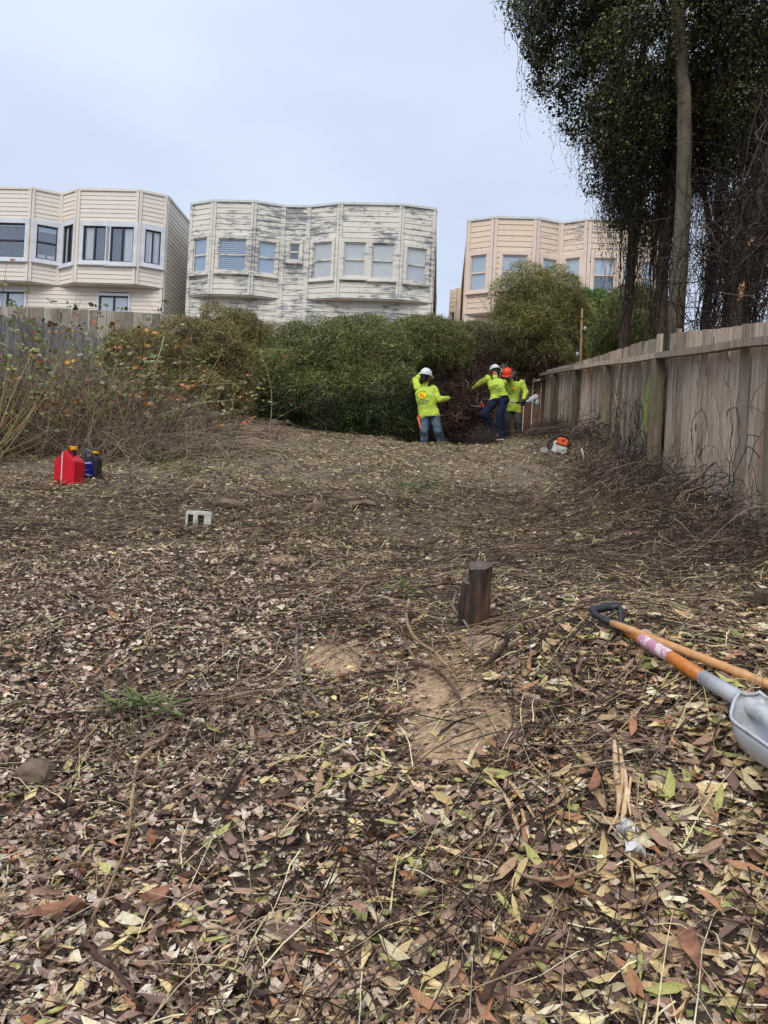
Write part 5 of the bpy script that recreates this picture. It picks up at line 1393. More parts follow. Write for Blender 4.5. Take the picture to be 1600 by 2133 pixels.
def oil_jug():
    c = ground_at(180, 1004) + Vector((0, .16, 0)); c.z = h(c.x, c.y); k = c.y / FPX; rz = RAD(-14)
    r = empty('oil_jug', c, rz); tag(r, 'black plastic oil jug with blue label and yellow cap behind the red can', 'jug')
    Mx = world_of(r); w, hg, dp = 32 * k, 56 * k, 20 * k
    prof = [(-.5, 0), (.5, 0), (.52, .06), (.52, .74), (.46, .84), (.28, .93), (.12, .93), (-.30, .80), (-.5, .74)]
    MB().prism([(x * w, y * hg - .01) for x, y in prof], -dp / 2, dp / 2, lambda x, y, t: Mx @ Vector((x, t, y))).build('body', BLACKP, r, bevel=.014)
    MB().tube([Mx @ Vector((.22 * w, 0, .90 * hg)), Mx @ Vector((.22 * w, 0, .96 * hg))], .024, 14).build('neck', BLACKP, r)
    MB().tube([Mx @ Vector((.22 * w, 0, .955 * hg)), Mx @ Vector((.22 * w, 0, 1.03 * hg))], .037, 16).build('cap', YEL, r)
    MB().tube([Mx @ Vector((.10 * w, 0, .90 * hg)), Mx @ Vector((-.22 * w, 0, 1.02 * hg)), Mx @ Vector((-.52 * w, 0, 1.10 * hg)), Mx @ Vector((-.62 * w, 0, .98 * hg)), Mx @ Vector((-.5 * w, 0, .7 * hg))], .017, 8).build('handle', mat('grey_plastic', (.10, .11, .12), None, 5, .4), r, smooth=True)
    f = lambda x, y, t: Mx @ Vector((x, t, y))
    lb = MB().prism([(-.40 * w, .08 * hg), (.28 * w, .08 * hg), (.28 * w, .60 * hg), (.20 * w, .66 * hg), (-.40 * w, .66 * hg)], -dp / 2 - .004, -dp / 2 + .004, f)
    L = lb.build('label', mat('blue_label', lin(28, 36, 138), lin(20, 26, 104), 9, .45), r)
    s = MB()
    for x0, x1, y0, y1 in ((-.34, .12, .575, .60), (-.30, .18, .545, .565), (-.22, .02, .13, .16), (-.12, .2, .10, .12), (-.3, .0, .30, .31)):
        s.prism([(x0 * w, y0 * hg), (x1 * w, (y0 + .02) * hg), (x1 * w, (y1 + .02) * hg), (x0 * w, y1 * hg)], -dp / 2 - .007, -dp / 2 - .003, f)
    s.build('label_marks', mat('label_white', (.62, .66, .74), None, 5, .5), L)
oil_jug()

def block():
    c = ground_at(414, 1101); k = c.y / FPX; rz = RAD(8)
    r = empty('concrete_block', c, rz); tag(r, 'small whitish concrete block with two square openings', 'block')
    Mx = world_of(r); w, hg, dp = 50 * k, 36 * k, 30 * k
    m = mat('pale_concrete', (.66, .64, .56), (.42, .40, .32), 14, .95, bump=.4, lo=.3, hi=.6)
    b = MB()
    def bx(x0, x1, z0, z1, y0=-.5, y1=.5): b.box(Mx @ Vector(((x0 + x1) / 2 * w, (y0 + y1) / 2 * dp, (z0 + z1) / 2 * hg)), ((x1 - x0) * w, (y1 - y0) * dp, (z1 - z0) * hg), Matrix.Rotation(rz, 3, 'Z'))
    bx(-.5, .5, .80, 1.0); bx(-.5, .5, -.15, .12)
    bx(-.5, -.43, .12, .80); bx(-.22, -.03, .12, .80); bx(.22, .5, .12, .80)
    bx(-.43, -.22, .12, .80, .38, .5); bx(-.03, .22, .12, .80, .38, .5)
    b.build('block', m, r, bevel=.006)
    MB().sphere(Mx @ Vector((0, 0, 1.0 * hg - .002)), (.33 * w, .3 * dp, .006), 16, 6).build('stain', mat('grey_stain', (.36, .37, .34), (.26, .27, .24), 30, .95), r, smooth=True)
block()

def lathe_noise(rings, seg, amp, seed, fn):
    rs = random.Random(seed); ph = [(rs.uniform(0, 6.28), rs.randint(2, 7), rs.uniform(.3, 1)) for _ in range(6)]
    return [[fn(i, k, 1 + amp * sum(a * math.sin(n_ * 2 * math.pi * k / seg + p + i * .15) for p, n_, a in ph) / 3) for k in range(seg)] for i in range(rings)]

def stump():
    c = ground_at(985, 1316); d = c.y; k = d / FPX
    r = empty('tree_stump', c); tag(r, 'dark wet stepped tree stump standing on the slope', 'stump')
    m = mat('stump_bark', (.150, .072, .032), (.024, .016, .012), 13, .55, (1, 1, .28), 1.0, spec=.4, lo=.42, hi=.80, bscale=22)
    top = mat('stump_top', (.17, .125, .10), (.085, .062, .05), 26, .9)
    seg, n_ = 60, 30; b = MB(); z1 = 136 * k; Rr = 32 * k; rs = random.Random(5)
    ph = [(rs.uniform(0, 6.28), rs.randint(2, 9), rs.uniform(.3, 1)) for _ in range(7)]
    zs = sorted([-.12 + (z1 + .12) * i / n_ for i in range(n_ + 1)] + [104 * k, 104.4 * k])
    for zi, zz in enumerate(zs):
        t = (zz + .12) / (z1 + .12)
        for q in range(seg):
            a = 2 * math.pi * q / seg
            rr = Rr * (1.10 - .14 * min(1, t * 1.2) + .10 * max(0, .15 - t)) * (1 + .07 * sum(w_ * math.sin(n2 * a + p + t * .8) for p, n2, w_ in ph) / 2 + .07 * (float(noise2(10 + a * 2.5, 20 + t * 1.3, 1.0)) - .5) + .10 * (float(noise2(30 + a * 7, 40 + t * 5, 1.0)) - .5))
            x, y = rr * math.cos(a) + 5 * k * t - 1 * k, rr * .85 * math.sin(a)
            if zz > 104.2 * k: x = max(x, -13 * k + .012 * (float(noise2(y * 40 + 9, zz * 30, 1.0)) - .5))   # the sawn step on the left
            b.v.append(tuple(c + Vector((x, y, zz + (  .018 * math.sin(a) + .010 * math.cos(a) + .008 * float(noise2(a * 6, 3, 1.0)) if zi >= len(zs) - 2 else (.022 * math.sin(a) if zz > 103.9 * k and zz < 104.6 * k else 0))))))
    for i in range(len(zs) - 1):
        for q in range(seg): b.f.append((i * seg + q, i * seg + (q + 1) % seg, (i + 1) * seg + (q + 1) % seg, (i + 1) * seg + q))
    b.f.append(tuple(range(seg - 1, -1, -1))); b.f.append(tuple((len(zs) - 1) * seg + q for q in range(seg)))
    me = b.mesh('trunk', smooth=True); me.set_sharp_from_angle(angle=RAD(50)); me.materials.append(m); me.materials.append(top)
    for p in me.polygons: p.material_index = 1 if abs(p.normal.z) > .75 else 0
    obj('trunk', me, None, r)
stump()

WOODH = mat('varnished_handle', lin(206, 128, 54), lin(182, 104, 40), 40, .35, (1, 1, 1), spec=.5)
WOODP = mat('pale_handle', lin(208, 160, 110), lin(190, 136, 86), 40, .45, (1, 1, 1), spec=.4)
STEEL = mat('grey_painted_steel', lin(188, 190, 192), lin(138, 136, 132), 16, .42, metal=.1, spec=.5, detail=12, bump=.05, lo=.30, hi=.50)
def shovel():
    D0, D1 = at(1262, 1276, 2.92), at(1292, 1306, 2.84)          # D grip and top of the shaft
    S0, S1 = at(1466, 1412, 2.33), at(1572, 1474, 2.10)          # socket start, where the blade opens
    for p in (D0, D1, S0): p.z = max(p.z, h(p.x, p.y) + .03)
    r = empty('scoop_shovel', S1 - Vector((0, 0, .05))); tag(r, 'steel scoop shovel with black D grip lying on the leaves', 'shovel')
    ax = (S0 - D1).normalized()
    MB().tube([D1, D1.lerp(S0, .5) + Vector((0, 0, .004)), S0], [.0185, .020, .0215], 14).build('shaft', WOODH, r, smooth=True)
    MB().tube([D1.lerp(S0, .30) + Vector((0, 0, .003)), D1.lerp(S0, .66) + Vector((0, 0, .0035))], [.0202, .0214], 14, cap=False).build('sticker', mat('pink_sticker', lin(196, 138, 158), lin(228, 214, 212), 26, .6, (1, 1, 1), lo=.42, hi=.52), r, smooth=True)
    # D grip
    side = ax.cross(Vector((0, 0, 1))).normalized(); g0 = D1 - ax * .02
    gtop = D0 - ax * .02
    def gp(s_, t): return g0 + ax * (-.105 * t) + side * (.054 * s_) + Vector((0, 0, .036 * t - .010 * s_))
    MB().tube([D1 + ax * .05, g0, g0 - ax * .02], [.027, .026, .02], 12).build('grip_socket', BLACKP, r, smooth=True)
    loop = [gp(0, .05), gp(-.55, .30), gp(-.95, .72), gp(-.98, 1.0), gp(0, 1.03), gp(.98, 1.0), gp(.95, .72), gp(.55, .30), gp(0, .05)]
    MB().tube(loop, [.013, .014, .013, .016, .018, .016, .013, .014, .013], 10).build('grip', BLACKP, r, smooth=True)
    # steel socket and blade
    B = ax; Zu = Vector((0, 0, 1)); sd = B.cross(Zu).normalized(); up = sd.cross(B).normalized()
    MB().tube([S0 - B * .002, S0.lerp(S1, .6), S1 + B * .06 - up * .004, S1 + B * .20 - up * .06, S1 + B * .30 - up * .10], [.0228, .024, .0235, .019, .007], 14).build('socket', STEEL, r, smooth=True)
    nu, nv = 26, 21; Lb, Wb = .36, .106; b = MB()
    def bp(i, j, o):
        t = i / (nu - 1); ph = ((j / (nv - 1)) * 2 - 1) * math.pi / 2
        g = .26 + .74 * math.sin(min(1, t / .30) * math.pi / 2) ** .8
        wd = Wb * g * (1 - .06 * t); dp = .088 * (.10 + .90 * math.sin(min(1, t / .36) * math.pi / 2)) * (1 - .25 * max(0, t - .4))
        sp, cp_ = math.copysign(abs(math.sin(ph)) ** .75, ph), math.cos(ph) ** .8
        rim = .045 * max(0, 1 - t / .16) ** 1.5 - .012 * t
        return S1 + B * (-.03 + Lb * t + .03 * cp_ * t) + sd * (sp * (wd + o * .7)) + up * (-dp * cp_ + rim - .012 + o)
    for o in (0, -.0035):
        for i in range(nu):
            for j in range(nv): b.v.append(tuple(bp(i, j, o)))
    q = nu * nv; idx = lambda i, j, o: o * q + i * nv + j
    for i in range(nu - 1):
        for j in range(nv - 1):
            b.f.append((idx(i, j, 0), idx(i + 1, j, 0), idx(i + 1, j + 1, 0), idx(i, j + 1, 0))); b.f.append((idx(i, j, 1), idx(i, j + 1, 1), idx(i + 1, j + 1, 1), idx(i + 1, j, 1)))
    for i in range(nu - 1):
        for j in (0, nv - 1): b.f.append((idx(i, j, 0), idx(i + 1, j, 0), idx(i + 1, j, 1), idx(i, j, 1)))
    for j in range(nv - 1):
        for i in (0, nu - 1): b.f.append((idx(i, j, 0), idx(i, j + 1, 0), idx(i, j + 1, 1), idx(i, j, 1)))
    bl = b.build('blade', STEEL, r, smooth=True)
    edge = [bp(i, 0, .002) for i in range(nu - 1, -1, -1)] + [bp(0, j, .002) for j in range(1, nv)] + [bp(i, nv - 1, .002) for i in range(1, nu)]
    MB().tube(edge, .0048, 6).build('rolled_rim', STEEL, bl, smooth=True)
    for s_ in (.32, .68): MB().sphere(bp(3, int(s_ * (nv - 1)), .002), (.011, .011, .006), 10, 6).build('rivet', STEEL, bl, smooth=True)
shovel()

def pole_tool():
    a, b_, c = at(1274, 1297, 2.82), at(1450, 1366, 2.50), at(1700, 1466, 2.15)
    for p in (a, b_): p.z = max(p.z, h(p.x, p.y) + .045)
    r = empty('garden_rake', b_); tag(r, 'plain long pale wooden rake handle lying beside the shovel', 'rake')
    MB().tube([a, a.lerp(b_, .15), b_, c], [.011, .0138, .0148, .0148], 14).build('shaft', WOODP, r, smooth=True)
    # the rake head it belongs to lies beyond the frame
    e = (c - b_).normalized(); sd = e.cross(Vector((0, 0, 1))).normalized()
    MB().tube([c - e * .02, c + e * .14], [.020, .015], 10).build('ferrule', STEEL, r, smooth=True)
    MB().tube([c + e * .14 - sd * .18, c + e * .14 + sd * .18], .009, 8).build('rake_bar', STEEL, r)
    for k in range(9):
        p = c + e * .14 + sd * (-.17 + .0425 * k); MB().tube([p, p + Vector((0, 0, -.06)) + e * .02], [.006, .003], 5).build('tine', STEEL, r)
pole_tool()

def planter():
    p = at(1640, 1290, 3.7); p.z = at(1585, 1274, 3.6).z; r = empty('wooden_planter', p); tag(r, 'low octagonal wooden tray cut off by the right edge', 'planter')
    m = mat('tray_wood', lin(120, 104, 82), lin(76, 62, 48), 9, .85, (1, 1, .4), .2); R = .145
    ang = [math.pi / 8 + i * math.pi / 4 for i in range(8)]
    for i in range(8):
        a0, a1 = ang[i], ang[(i + 1) % 8]
        f = lambda a, q, z: p + Vector((math.cos(a) * q, math.sin(a) * q, z))
        MB().hexa([f(a0, R - .014, .0), f(a1, R - .014, 0), f(a1, R, 0), f(a0, R, 0), f(a0, R - .012, .085), f(a1, R - .012, .085), f(a1, R + .006, .085), f(a0, R + .006, .085)]).build('side_panel', m, r)
    MB().prism([(math.cos(a) * (R - .004), math.sin(a) * (R - .004)) for a in ang], -.05, .012, lambda x, y, t: p + Vector((x, y, t))).build('base', m, r)
planter()

def rock(label, px, py, sx, sy, m, d=None, seed=0, name='rock', dy=None):  # chipped stone
    c = ground_at(px, py); k = c.y / FPX; rs = random.Random(seed)
    me = bpy.data.meshes.new(name); bm = bmesh.new(); bmesh.ops.create_icosphere(bm, subdivisions=3, radius=1)
    dirs = [Vector((rs.gauss(0, 1), rs.gauss(0, 1), rs.gauss(0, 1))).normalized() for _ in range(11)]; cut = [rs.uniform(.62, .95) for _ in dirs]
    for v in bm.verts:
        for q, s in zip(dirs, cut):
            t = v.co.dot(q)
            if t > s: v.co -= q * (t - s) * .95
        v.co += v.co.normalized() * rs.uniform(-.045, .045)
        v.co = Vector((v.co.x * sx * k, v.co.y * (dy or (sx + sy) / 2) * k, v.co.z * sy * k)) + c + Vector((0, 0, sy * k * .35))
    bm.to_mesh(me); bm.free()
    o = obj(name, me, m); return tag(o, label, name.replace('_', ' '))
RK = mat('brown_rock', (.26, .185, .125), (.10, .072, .05), 6, .9, bump=.6, detail=9)
RKG = mat('grey_rock', (.36, .33, .30), (.20, .18, .165), 9, .95, bump=.5, detail=9)
RKD = mat('dark_rock', (.12, .11, .095), (.06, .055, .05), 8, .95, bump=.5, detail=9)
rock('brown rock half buried in leaves at the left foreground', 76, 1628, 44, 34, RK, seed=2)
rock('dark rock at the foot of the brambles right of the red can', 262, 922, 30, 16, RKD, seed=4)
rock('pale dusty stone beside the chainsaw', 1146, 945, 22, 12, RKG, seed=5)
rock('flat reddish stone near the yard centre below the leaf pile', 757, 1056, 32, 12, RK, seed=6)
rock('dark reddish stone behind the concrete block', 474, 1058, 34, 14, RK, seed=7)
rock('round brown stone in the debris band right of the concrete block', 655, 1062, 26, 14, RK, seed=9)
rock('tiny white chunk of rubble in the straw behind the weeds', 503, 915, 10, 6, mat('white_rubble', (.72, .70, .66), (.5, .48, .45), 20, .9), seed=10)
rock('small grey clod on the slope below the stump', 1035, 1420, 13, 8, RKD, seed=12)

STK = {'grey': mat('grey_stick', lin(150, 136, 124), lin(96, 82, 74), 12, .85, (1, 1, 1), .3), 'brown': mat('brown_stick', lin(112, 84, 68), lin(62, 44, 38), 12, .85, (1, 1, 1), .3),
       'dark': mat('dark_stick', lin(76, 58, 50), lin(40, 30, 28), 12, .9, (1, 1, 1), .3), 'pale': mat('splinter_wood', lin(232, 204, 164), lin(176, 138, 98), 30, .8, (1, 1, 1), .3), 'tan': mat('tan_stick', lin(176, 150, 116), lin(128, 100, 76), 12, .85)}
def stick(label, pp, r, c='brown', lift=.02, name='fallen_branch', fork=None, cat='branch'):
    q = []
    for i, (x, y) in enumerate(pp):
        p = ground_at(x, y); p.z += lift + (.01 if 0 < i < len(pp) - 1 else 0) + random.uniform(0, .008); q.append(p)
    out = []
    for i in range(len(q) - 1):
        for s in range(5):
            t = s / 5; a, b_, c_, d_ = q[max(i - 1, 0)], q[i], q[i + 1], q[min(i + 2, len(q) - 1)]
            p = .5 * ((2 * b_) + (c_ - a) * t + (2 * a - 5 * b_ + 4 * c_ - d_) * t * t + (3 * b_ - a - 3 * c_ + d_) * t ** 3)
            p += Vector((random.gauss(0, r * .1), random.gauss(0, r * .1), random.gauss(0, r * .06))); out.append(p)
    out.append(q[-1]); n_ = len(out)
    b = MB().tube(out, [r * (1 - .6 * i / n_) * (.45 if i in (0, n_ - 1) else 1) * random.uniform(.9, 1.1) for i in range(n_)], 7)
    for k in range(2 + n_ // 9):
        i = random.randrange(2, n_ - 1); e = out[i] + Vector((random.gauss(0, r * 4), random.gauss(0, r * 4), abs(random.gauss(0, r * 2))))
        b.tube([out[i], out[i].lerp(e, .5) + Vector((0, 0, r)), e], [r * .45, r * .35, r * .15], 5)
    if fork:
        f = [ground_at(x, y) + Vector((0, 0, lift)) for x, y in fork]; b.tube(f, [r * .6] + [r * .35] * (len(f) - 1), 6)
    return tag(b.build(name, STK[c], None, smooth=True), label, cat)
stick('curved pale brown branch left of the stump, running down to the bare soil', [(852, 1262), (846, 1310), (862, 1352), (905, 1385), (935, 1420), (960, 1455)], .011, 'tan', .035)
stick('grey weathered stem hanging down in front of the stump', [(950, 1255), (942, 1290), (963, 1318), (978, 1350), (980, 1395)], .009, 'grey', .05)
stick('dark knotted root right of the bare soil', [(1058, 1335), (1050, 1370), (1018, 1402), (985, 1420)], .013, 'dark', .03)
stick('brown stick lying across the top of the bare soil patch', [(855, 1400), (905, 1420), (945, 1460), (962, 1490)], .010, 'brown', .03)
stick('thin dark stick across the lower bare soil', [(910, 1550), (950, 1525), (1010, 1497)], .006, 'dark', .015)
stick('curved grey stick in the middle of the slope above the left sprig', [(619, 1320), (616, 1380), (628, 1440), (650, 1475), (678, 1508)], .010, 'grey', .03, fork=[(640, 1460), (610, 1500)])
stick('long brown vine stem running down the left foreground', [(345, 1560), (288, 1610), (275, 1700), (262, 1790), (228, 1880), (185, 1950)], .008, 'tan', .03)
stick('thick dark branch at the bottom left, running off the frame', [(170, 1998), (205, 2040), (240, 2080), (285, 2140)], .010, 'brown', .04)
stick('short dark log in the leaves at the left', [(110, 1690), (135, 1705), (158, 1722)], .012, 'dark', .02)
stick('short brown log with peeling bark in the lower middle', [(372, 1853), (420, 1840), (470, 1826)], .012, 'brown', .02)
stick('brown broken branch stub standing in the lower centre', [(760, 1835), (775, 1870), (788, 1925)], .014, 'brown', .03)
stick('brown branch crossing the bottom centre of the frame', [(1000, 2150), (1050, 2092), (1100, 2064), (1152, 2052)], .010, 'brown', .06)
stick('curled pale bark strip in the lower right centre', [(1085, 1876), (1130, 1902), (1190, 1902), (1240, 1880)], .006, 'tan', .06)
stick('long thin grey branch lying across the slope left of the stump', [(575, 1252), (640, 1246), (690, 1222), (730, 1190), (765, 1168)], .009, 'tan', .03, fork=[(765, 1168), (790, 1180), (775, 1200)])
stick('dark stick curving upright out of the brush at the near fence', [(1474, 956), (1490, 950), (1525, 985), (1560, 1010), (1567, 1050)], .010, 'dark', .10)
stick('thin green stalk lying down the middle of the slope', [(708, 1310), (694, 1350), (700, 1420), (712, 1490)], .004, 'tan', .03)
stick('brown twig in the leaves above the bottom centre', [(552, 1925), (600, 1880), (640, 1855)], .008, 'dark', .03)
stick('short brown branch piece left of the centre foreground', [(455, 1700), (500, 1640), (520, 1600)], .007, 'dark', .03)

def bark_strips():
    r = empty('split_bark', ground_at(1290, 1680)); tag(r, 'pale torn strips of split bark lying in the right foreground', 'bark')
    for pp, rad in (([(1278, 1594), (1282, 1640), (1290, 1700), (1284, 1748)], .016), ([(1290, 1606), (1296, 1650), (1294, 1700)], .013), ([(1300, 1650), (1303, 1700), (1298, 1740), (1290, 1770)], .011), ([(1312, 1668), (1306, 1720), (1312, 1750)], .009), ([(1284, 1750), (1272, 1775), (1262, 1800)], .006), ([(1292, 1790), (1310, 1775), (1335, 1765)], .006), ([(1308, 1830), (1315, 1880), (1322, 1905)], .008)):
        q = [ground_at(x, y) + Vector((0, 0, .05 + random.uniform(0, .012))) for x, y in pp]
        MB().tube(q, [rad * .35] + [rad * random.uniform(.4, .62) for _ in q[1:-1]] + [rad * .15], 6, squash=(1, .6)).build('strip', STK['pale'], r)
    r = empty('split_bark', ground_at(1080, 1740)); tag(r, 'thin pale slivers of bark in the foreground below the bare soil', 'bark')
    for pp, rad in (([(1030, 1640), (1065, 1665), (1090, 1700), (1112, 1745)], .007), ([(1050, 1695), (1070, 1735), (1085, 1790)], .006), ([(1085, 1720), (1095, 1760), (1100, 1795)], .005), ([(1020, 1650), (1050, 1690)], .005)):
        q = [ground_at(x, y) + Vector((0, 0, .045)) for x, y in pp]
        MB().tube(q, [rad] * (len(q) - 1) + [rad * .3], 6, squash=(1, .4)).build('strip', STK['pale'], r)
bark_strips()

def paper(label, px, py, w, hh, rz):
    c = ground_at(px, py) + Vector((0, 0, .055)); n_ = 6; b = MB(); rs = random.Random(px)
    for i in range(n_):
        for j in range(n_):
            x, y = (i / 5 - .5) * w, (j / 5 - .5) * hh
            b.v.append(tuple(c + Matrix.Rotation(rz, 3, 'Z') @ Vector((x + rs.gauss(0, .003), y + rs.gauss(0, .003), rs.gauss(0, .007) + .012 * math.sin(i * 1.3 + j) + .2 * y))))
    for i in range(n_ - 1):
        for j in range(n_ - 1): b.f.append((i * n_ + j, (i + 1) * n_ + j, (i + 1) * n_ + j + 1, i * n_ + j + 1))
    o = b.build('paper_scrap', mat('white_paper', (.74, .72, .68), (.6, .58, .55), 12, .8), None, smooth=True)
    md = o.modifiers.new('thick', 'SOLIDIFY'); md.thickness = .0012
    tag(o, label, 'paper', 'white paper scraps')
paper('crumpled white paper scrap beside the torn bark strips', 1302, 1788, .045, .035, .4)
paper('smaller torn white paper scrap just below the crumpled one', 1322, 1828, .035, .05, 1.2)

def chainsaw():
    c = ground_at(1166, 944); k = c.y / FPX; rz = RAD(-22)
    r = empty('chainsaw', c, rz); tag(r, 'white and orange chainsaw with black handles lying by the fence', 'chainsaw')
    Mx = world_of(r) @ Matrix.Rotation(RAD(12), 4, 'Y'); f = lambda x, y, t: Mx @ Vector((x, t, y))
    U = k                                             # one photo pixel
    WH = mat('saw_white', (.66, .66, .62), (.46, .46, .42), 12, .5); OR = mat('saw_orange', lin(246, 106, 38), lin(224, 84, 24), 8, .45)
    body = [(-17, 1), (-10, -2), (10, -2), (15, 4), (15, 12), (12, 17), (-8, 19), (-12, 24), (-16, 20), (-15, 10)]
    MB().prism([(x * U, y * U) for x, y in body], -11 * U, 11 * U, f).build('housing', WH, r, bevel=.008)
    cov = [(-10, 18), (12, 16), (13.5, 22), (12, 29), (4, 32), (-8, 31), (-10, 25)]
    MB().prism([(x * U, y * U) for x, y in cov], -12 * U, 10 * U, f).build('top_cover', OR, r, bevel=.01)
    MB().tube([f(3 * U, 26 * U, -13.5 * U), f(3 * U, 26 * U, -11 * U)], 2.6 * U, 10).build('cover_knob', BLACKP, r)
    MB().prism([(-11 * U, 16.4 * U), (14 * U, 14.4 * U), (14 * U, 16.6 * U), (-11 * U, 18.8 * U)], -12.6 * U, 10.8 * U, f).build('seam', BLACKP, r)
    hp = [(-22, 2, -8), (-25, 8, -10), (-23, 22, -10), (-16, 32, -9), (-6, 35, -6), (4, 34, 4), (8, 31, 10)]
    MB().tube([f(x * U, y * U, t * U) for x, y, t in hp], 2.1 * U, 9).build('front_handle', BLACKP, r, smooth=True)
    rp = [(-12, 33, 8), (-7, 39, 9), (4, 38, 9), (13, 33, 8), (17, 27, 6), (16, 18, 4)]
    MB().tube([f(x * U, y * U, t * U) for x, y, t in rp], 1.8 * U, 8).build('rear_handle', BLACKP, r, smooth=True)
    MB().tube([f(-16 * U, 8 * U, -9 * U), f(-23 * U, 3 * U, -8 * U)], 1.8 * U, 8).build('handle_bracket', BLACKP, r, smooth=True)
    MB().box(f(15 * U, 4 * U, 0), (8 * U, 18 * U, 9 * U), Mx.to_3x3()).build('muffler', mat('dark_metal', (.07, .06, .06), None, 9, .5, metal=.5), r, bevel=.005)
    MB().prism([(-20 * U, 3 * U), (-20 * U, 9 * U), (-12 * U, 10 * U), (-12 * U, 2 * U)], 12 * U, 44 * U, f).build('guide_bar', mat('bar_steel', (.45, .45, .45), None, 9, .35, metal=.6), r, bevel=.002)
    MB().box(f(3 * U, 8 * U, -11.3 * U), (16 * U, 1.2 * U, 6 * U), Mx.to_3x3()).build('side_label', mat('saw_label', (.50, .56, .52), (.42, .46, .44), 20, .5), r)
chainsaw()
p = ground_at(1212, 962)
tag(MB().tube([p + Vector((.02, 0, .02)), p + Vector((.022, 0, .07)), p + Vector((.005, 0, .12)), p + Vector((-.012, 0, .17))], [.017, .012, .013, .012], 7).build('plastic_hook', mat('white_plastic', (.72, .72, .70), None, 5, .4), None, smooth=True), 'small white curved plastic scrap right of the chainsaw', 'scrap')

# ------------------------------------------------------------------ people
SKIN = mat('skin', lin(172, 118, 90), lin(150, 98, 74), 20, .55)
HAIR = mat('dark_hair', (.012, .010, .009), (.02, .016, .014), 60, .6)
HIVIS = mat('lime_shirt', (.58, .74, .10), (.37, .48, .07), 5, .85, bump=.6, bscale=11, lo=.25, hi=.5)
JEAN_B = mat('faded_jeans', (.115, .165, .215), (.055, .085, .12), 7, .9, bump=.5, bscale=16)
JEAN_N = mat('navy_jeans', (.018, .028, .07), (.012, .018, .048), 9, .9, bump=.4, bscale=16)
JEAN_G = mat('grey_jeans', (.14, .155, .15), (.065, .072, .075), 7, .9, bump=.5, bscale=16)
GLOVE = mat('black_glove', (.018, .018, .02), (.03, .03, .03), 30, .8)
SHOE = mat('black_shoe', (.02, .02, .022), (.03, .03, .03), 20, .7)
SOLE = mat('white_sole', (.72, .72, .70), (.6, .6, .58), 20, .7)
HATW = mat('white_hard_hat', (.76, .77, .78), (.70, .71, .73), 4, .35, spec=.5)
HATO = mat('orange_hard_hat', lin(255, 84, 40), lin(240, 66, 28), 4, .4, spec=.5)

def capsule(mb, a, b, ra, rb, sides=14):
    mb.sphere(a, ra, 14, 8); mb.sphere(b, rb, 14, 8); mb.tube([a, a.lerp(b, .33), a.lerp(b, .67), b], [ra, ra + (rb - ra) * .33, ra + (rb - ra) * .67, rb], sides)

def loft(mb, secs, sides=20):
    """secs: (centre, side vector, front vector) elliptical sections"""
    o = len(mb.v)
    for c, a, b in secs:
        for k in range(sides):
            t = 2 * math.pi * k / sides; mb.v.append(tuple(c + a * math.cos(t) + b * math.sin(t)))
    n_ = len(secs)
    for i in range(n_ - 1):
        for k in range(sides):
            k2 = (k + 1) % sides; mb.f.append((o + i * sides + k, o + i * sides + k2, o + (i + 1) * sides + k2, o + (i + 1) * sides + k))
    mb.f.append(tuple(o + k for k in range(sides))); mb.f.append(tuple(o + (n_ - 1) * sides + k for k in range(sides)))

def remesh(mb, name, voxel, smooth=6, folds=0):
    me = bpy.data.meshes.new(name + '_src'); me.from_pydata(mb.v, [], mb.f)
    bm = bmesh.new(); bm.from_mesh(me); bmesh.ops.recalc_face_normals(bm, faces=bm.faces); bm.to_mesh(me); bm.free()
    o = bpy.data.objects.new(name + '_src', me); COL.objects.link(o)
    md = o.modifiers.new('r', 'REMESH'); md.mode = 'VOXEL'; md.voxel_size = voxel; md.use_smooth_shade = True
    s = o.modifiers.new('s', 'SMOOTH'); s.iterations = smooth; s.factor = .5
    if folds:
        tx = bpy.data.textures.new('folds', 'CLOUDS'); tx.noise_scale = .10; tx.noise_depth = 2
        dp = o.modifiers.new('d', 'DISPLACE'); dp.texture = tx; dp.strength = folds; dp.mid_level = .5
    dg = bpy.context.evaluated_depsgraph_get(); dg.update()
    out = bpy.data.meshes.new_from_object(o.evaluated_get(dg)); out.name = name
    bpy.data.objects.remove(o); bpy.data.meshes.remove(me)
    return out

def hand_parts(mb, wrist, d, palm_n, curl, s=1.0):
    """palm, four bent fingers of different length and a thumb from the side of the palm"""
    d = d.normalized(); n_ = (palm_n - d * palm_n.dot(d)).normalized(); sd = d.cross(n_).normalized()
    pc = wrist + d * .05 * s
    loft(mb, [(wrist, sd * .027 * s, n_ * .02 * s), (wrist + d * .03 * s, sd * .038 * s, n_ * .019 * s), (wrist + d * .085 * s, sd * .042 * s, n_ * .016 * s), (wrist + d * .098 * s, sd * .036 * s, n_ * .012 * s)], 12)
    for q, (off, L) in enumerate(((-.032, .062), (-.011, .072), (.011, .068), (.031, .052))):
        p = wrist + d * .09 * s + sd * off * s; dd = d.copy(); r = .0105 * s
        for seg in range(3):
            dd = (dd * math.cos(curl) + n_ * math.sin(curl)).normalized() if seg else dd
            e = p + dd * L * s * (.45, .32, .26)[seg]
            capsule(mb, p, e, r, r * .93, 8); p = e; r *= .93
            n2 = (n_ - dd * n_.dot(dd)); n_k = n2.normalized() if n2.length > 1e-3 else n_
            dd = (dd * math.cos(curl) + n_k * math.sin(curl)).normalized()
    p = wrist + d * .03 * s - sd * .034 * s; dd = (d * .75 - sd * .65 + n_ * .25).normalized()
    for L in (.042, .032):
        e = p + dd * L * s; capsule(mb, p, e, .0125 * s, .011 * s, 8); p = e; dd = (dd + n_ * .5 + sd * .35).normalized()

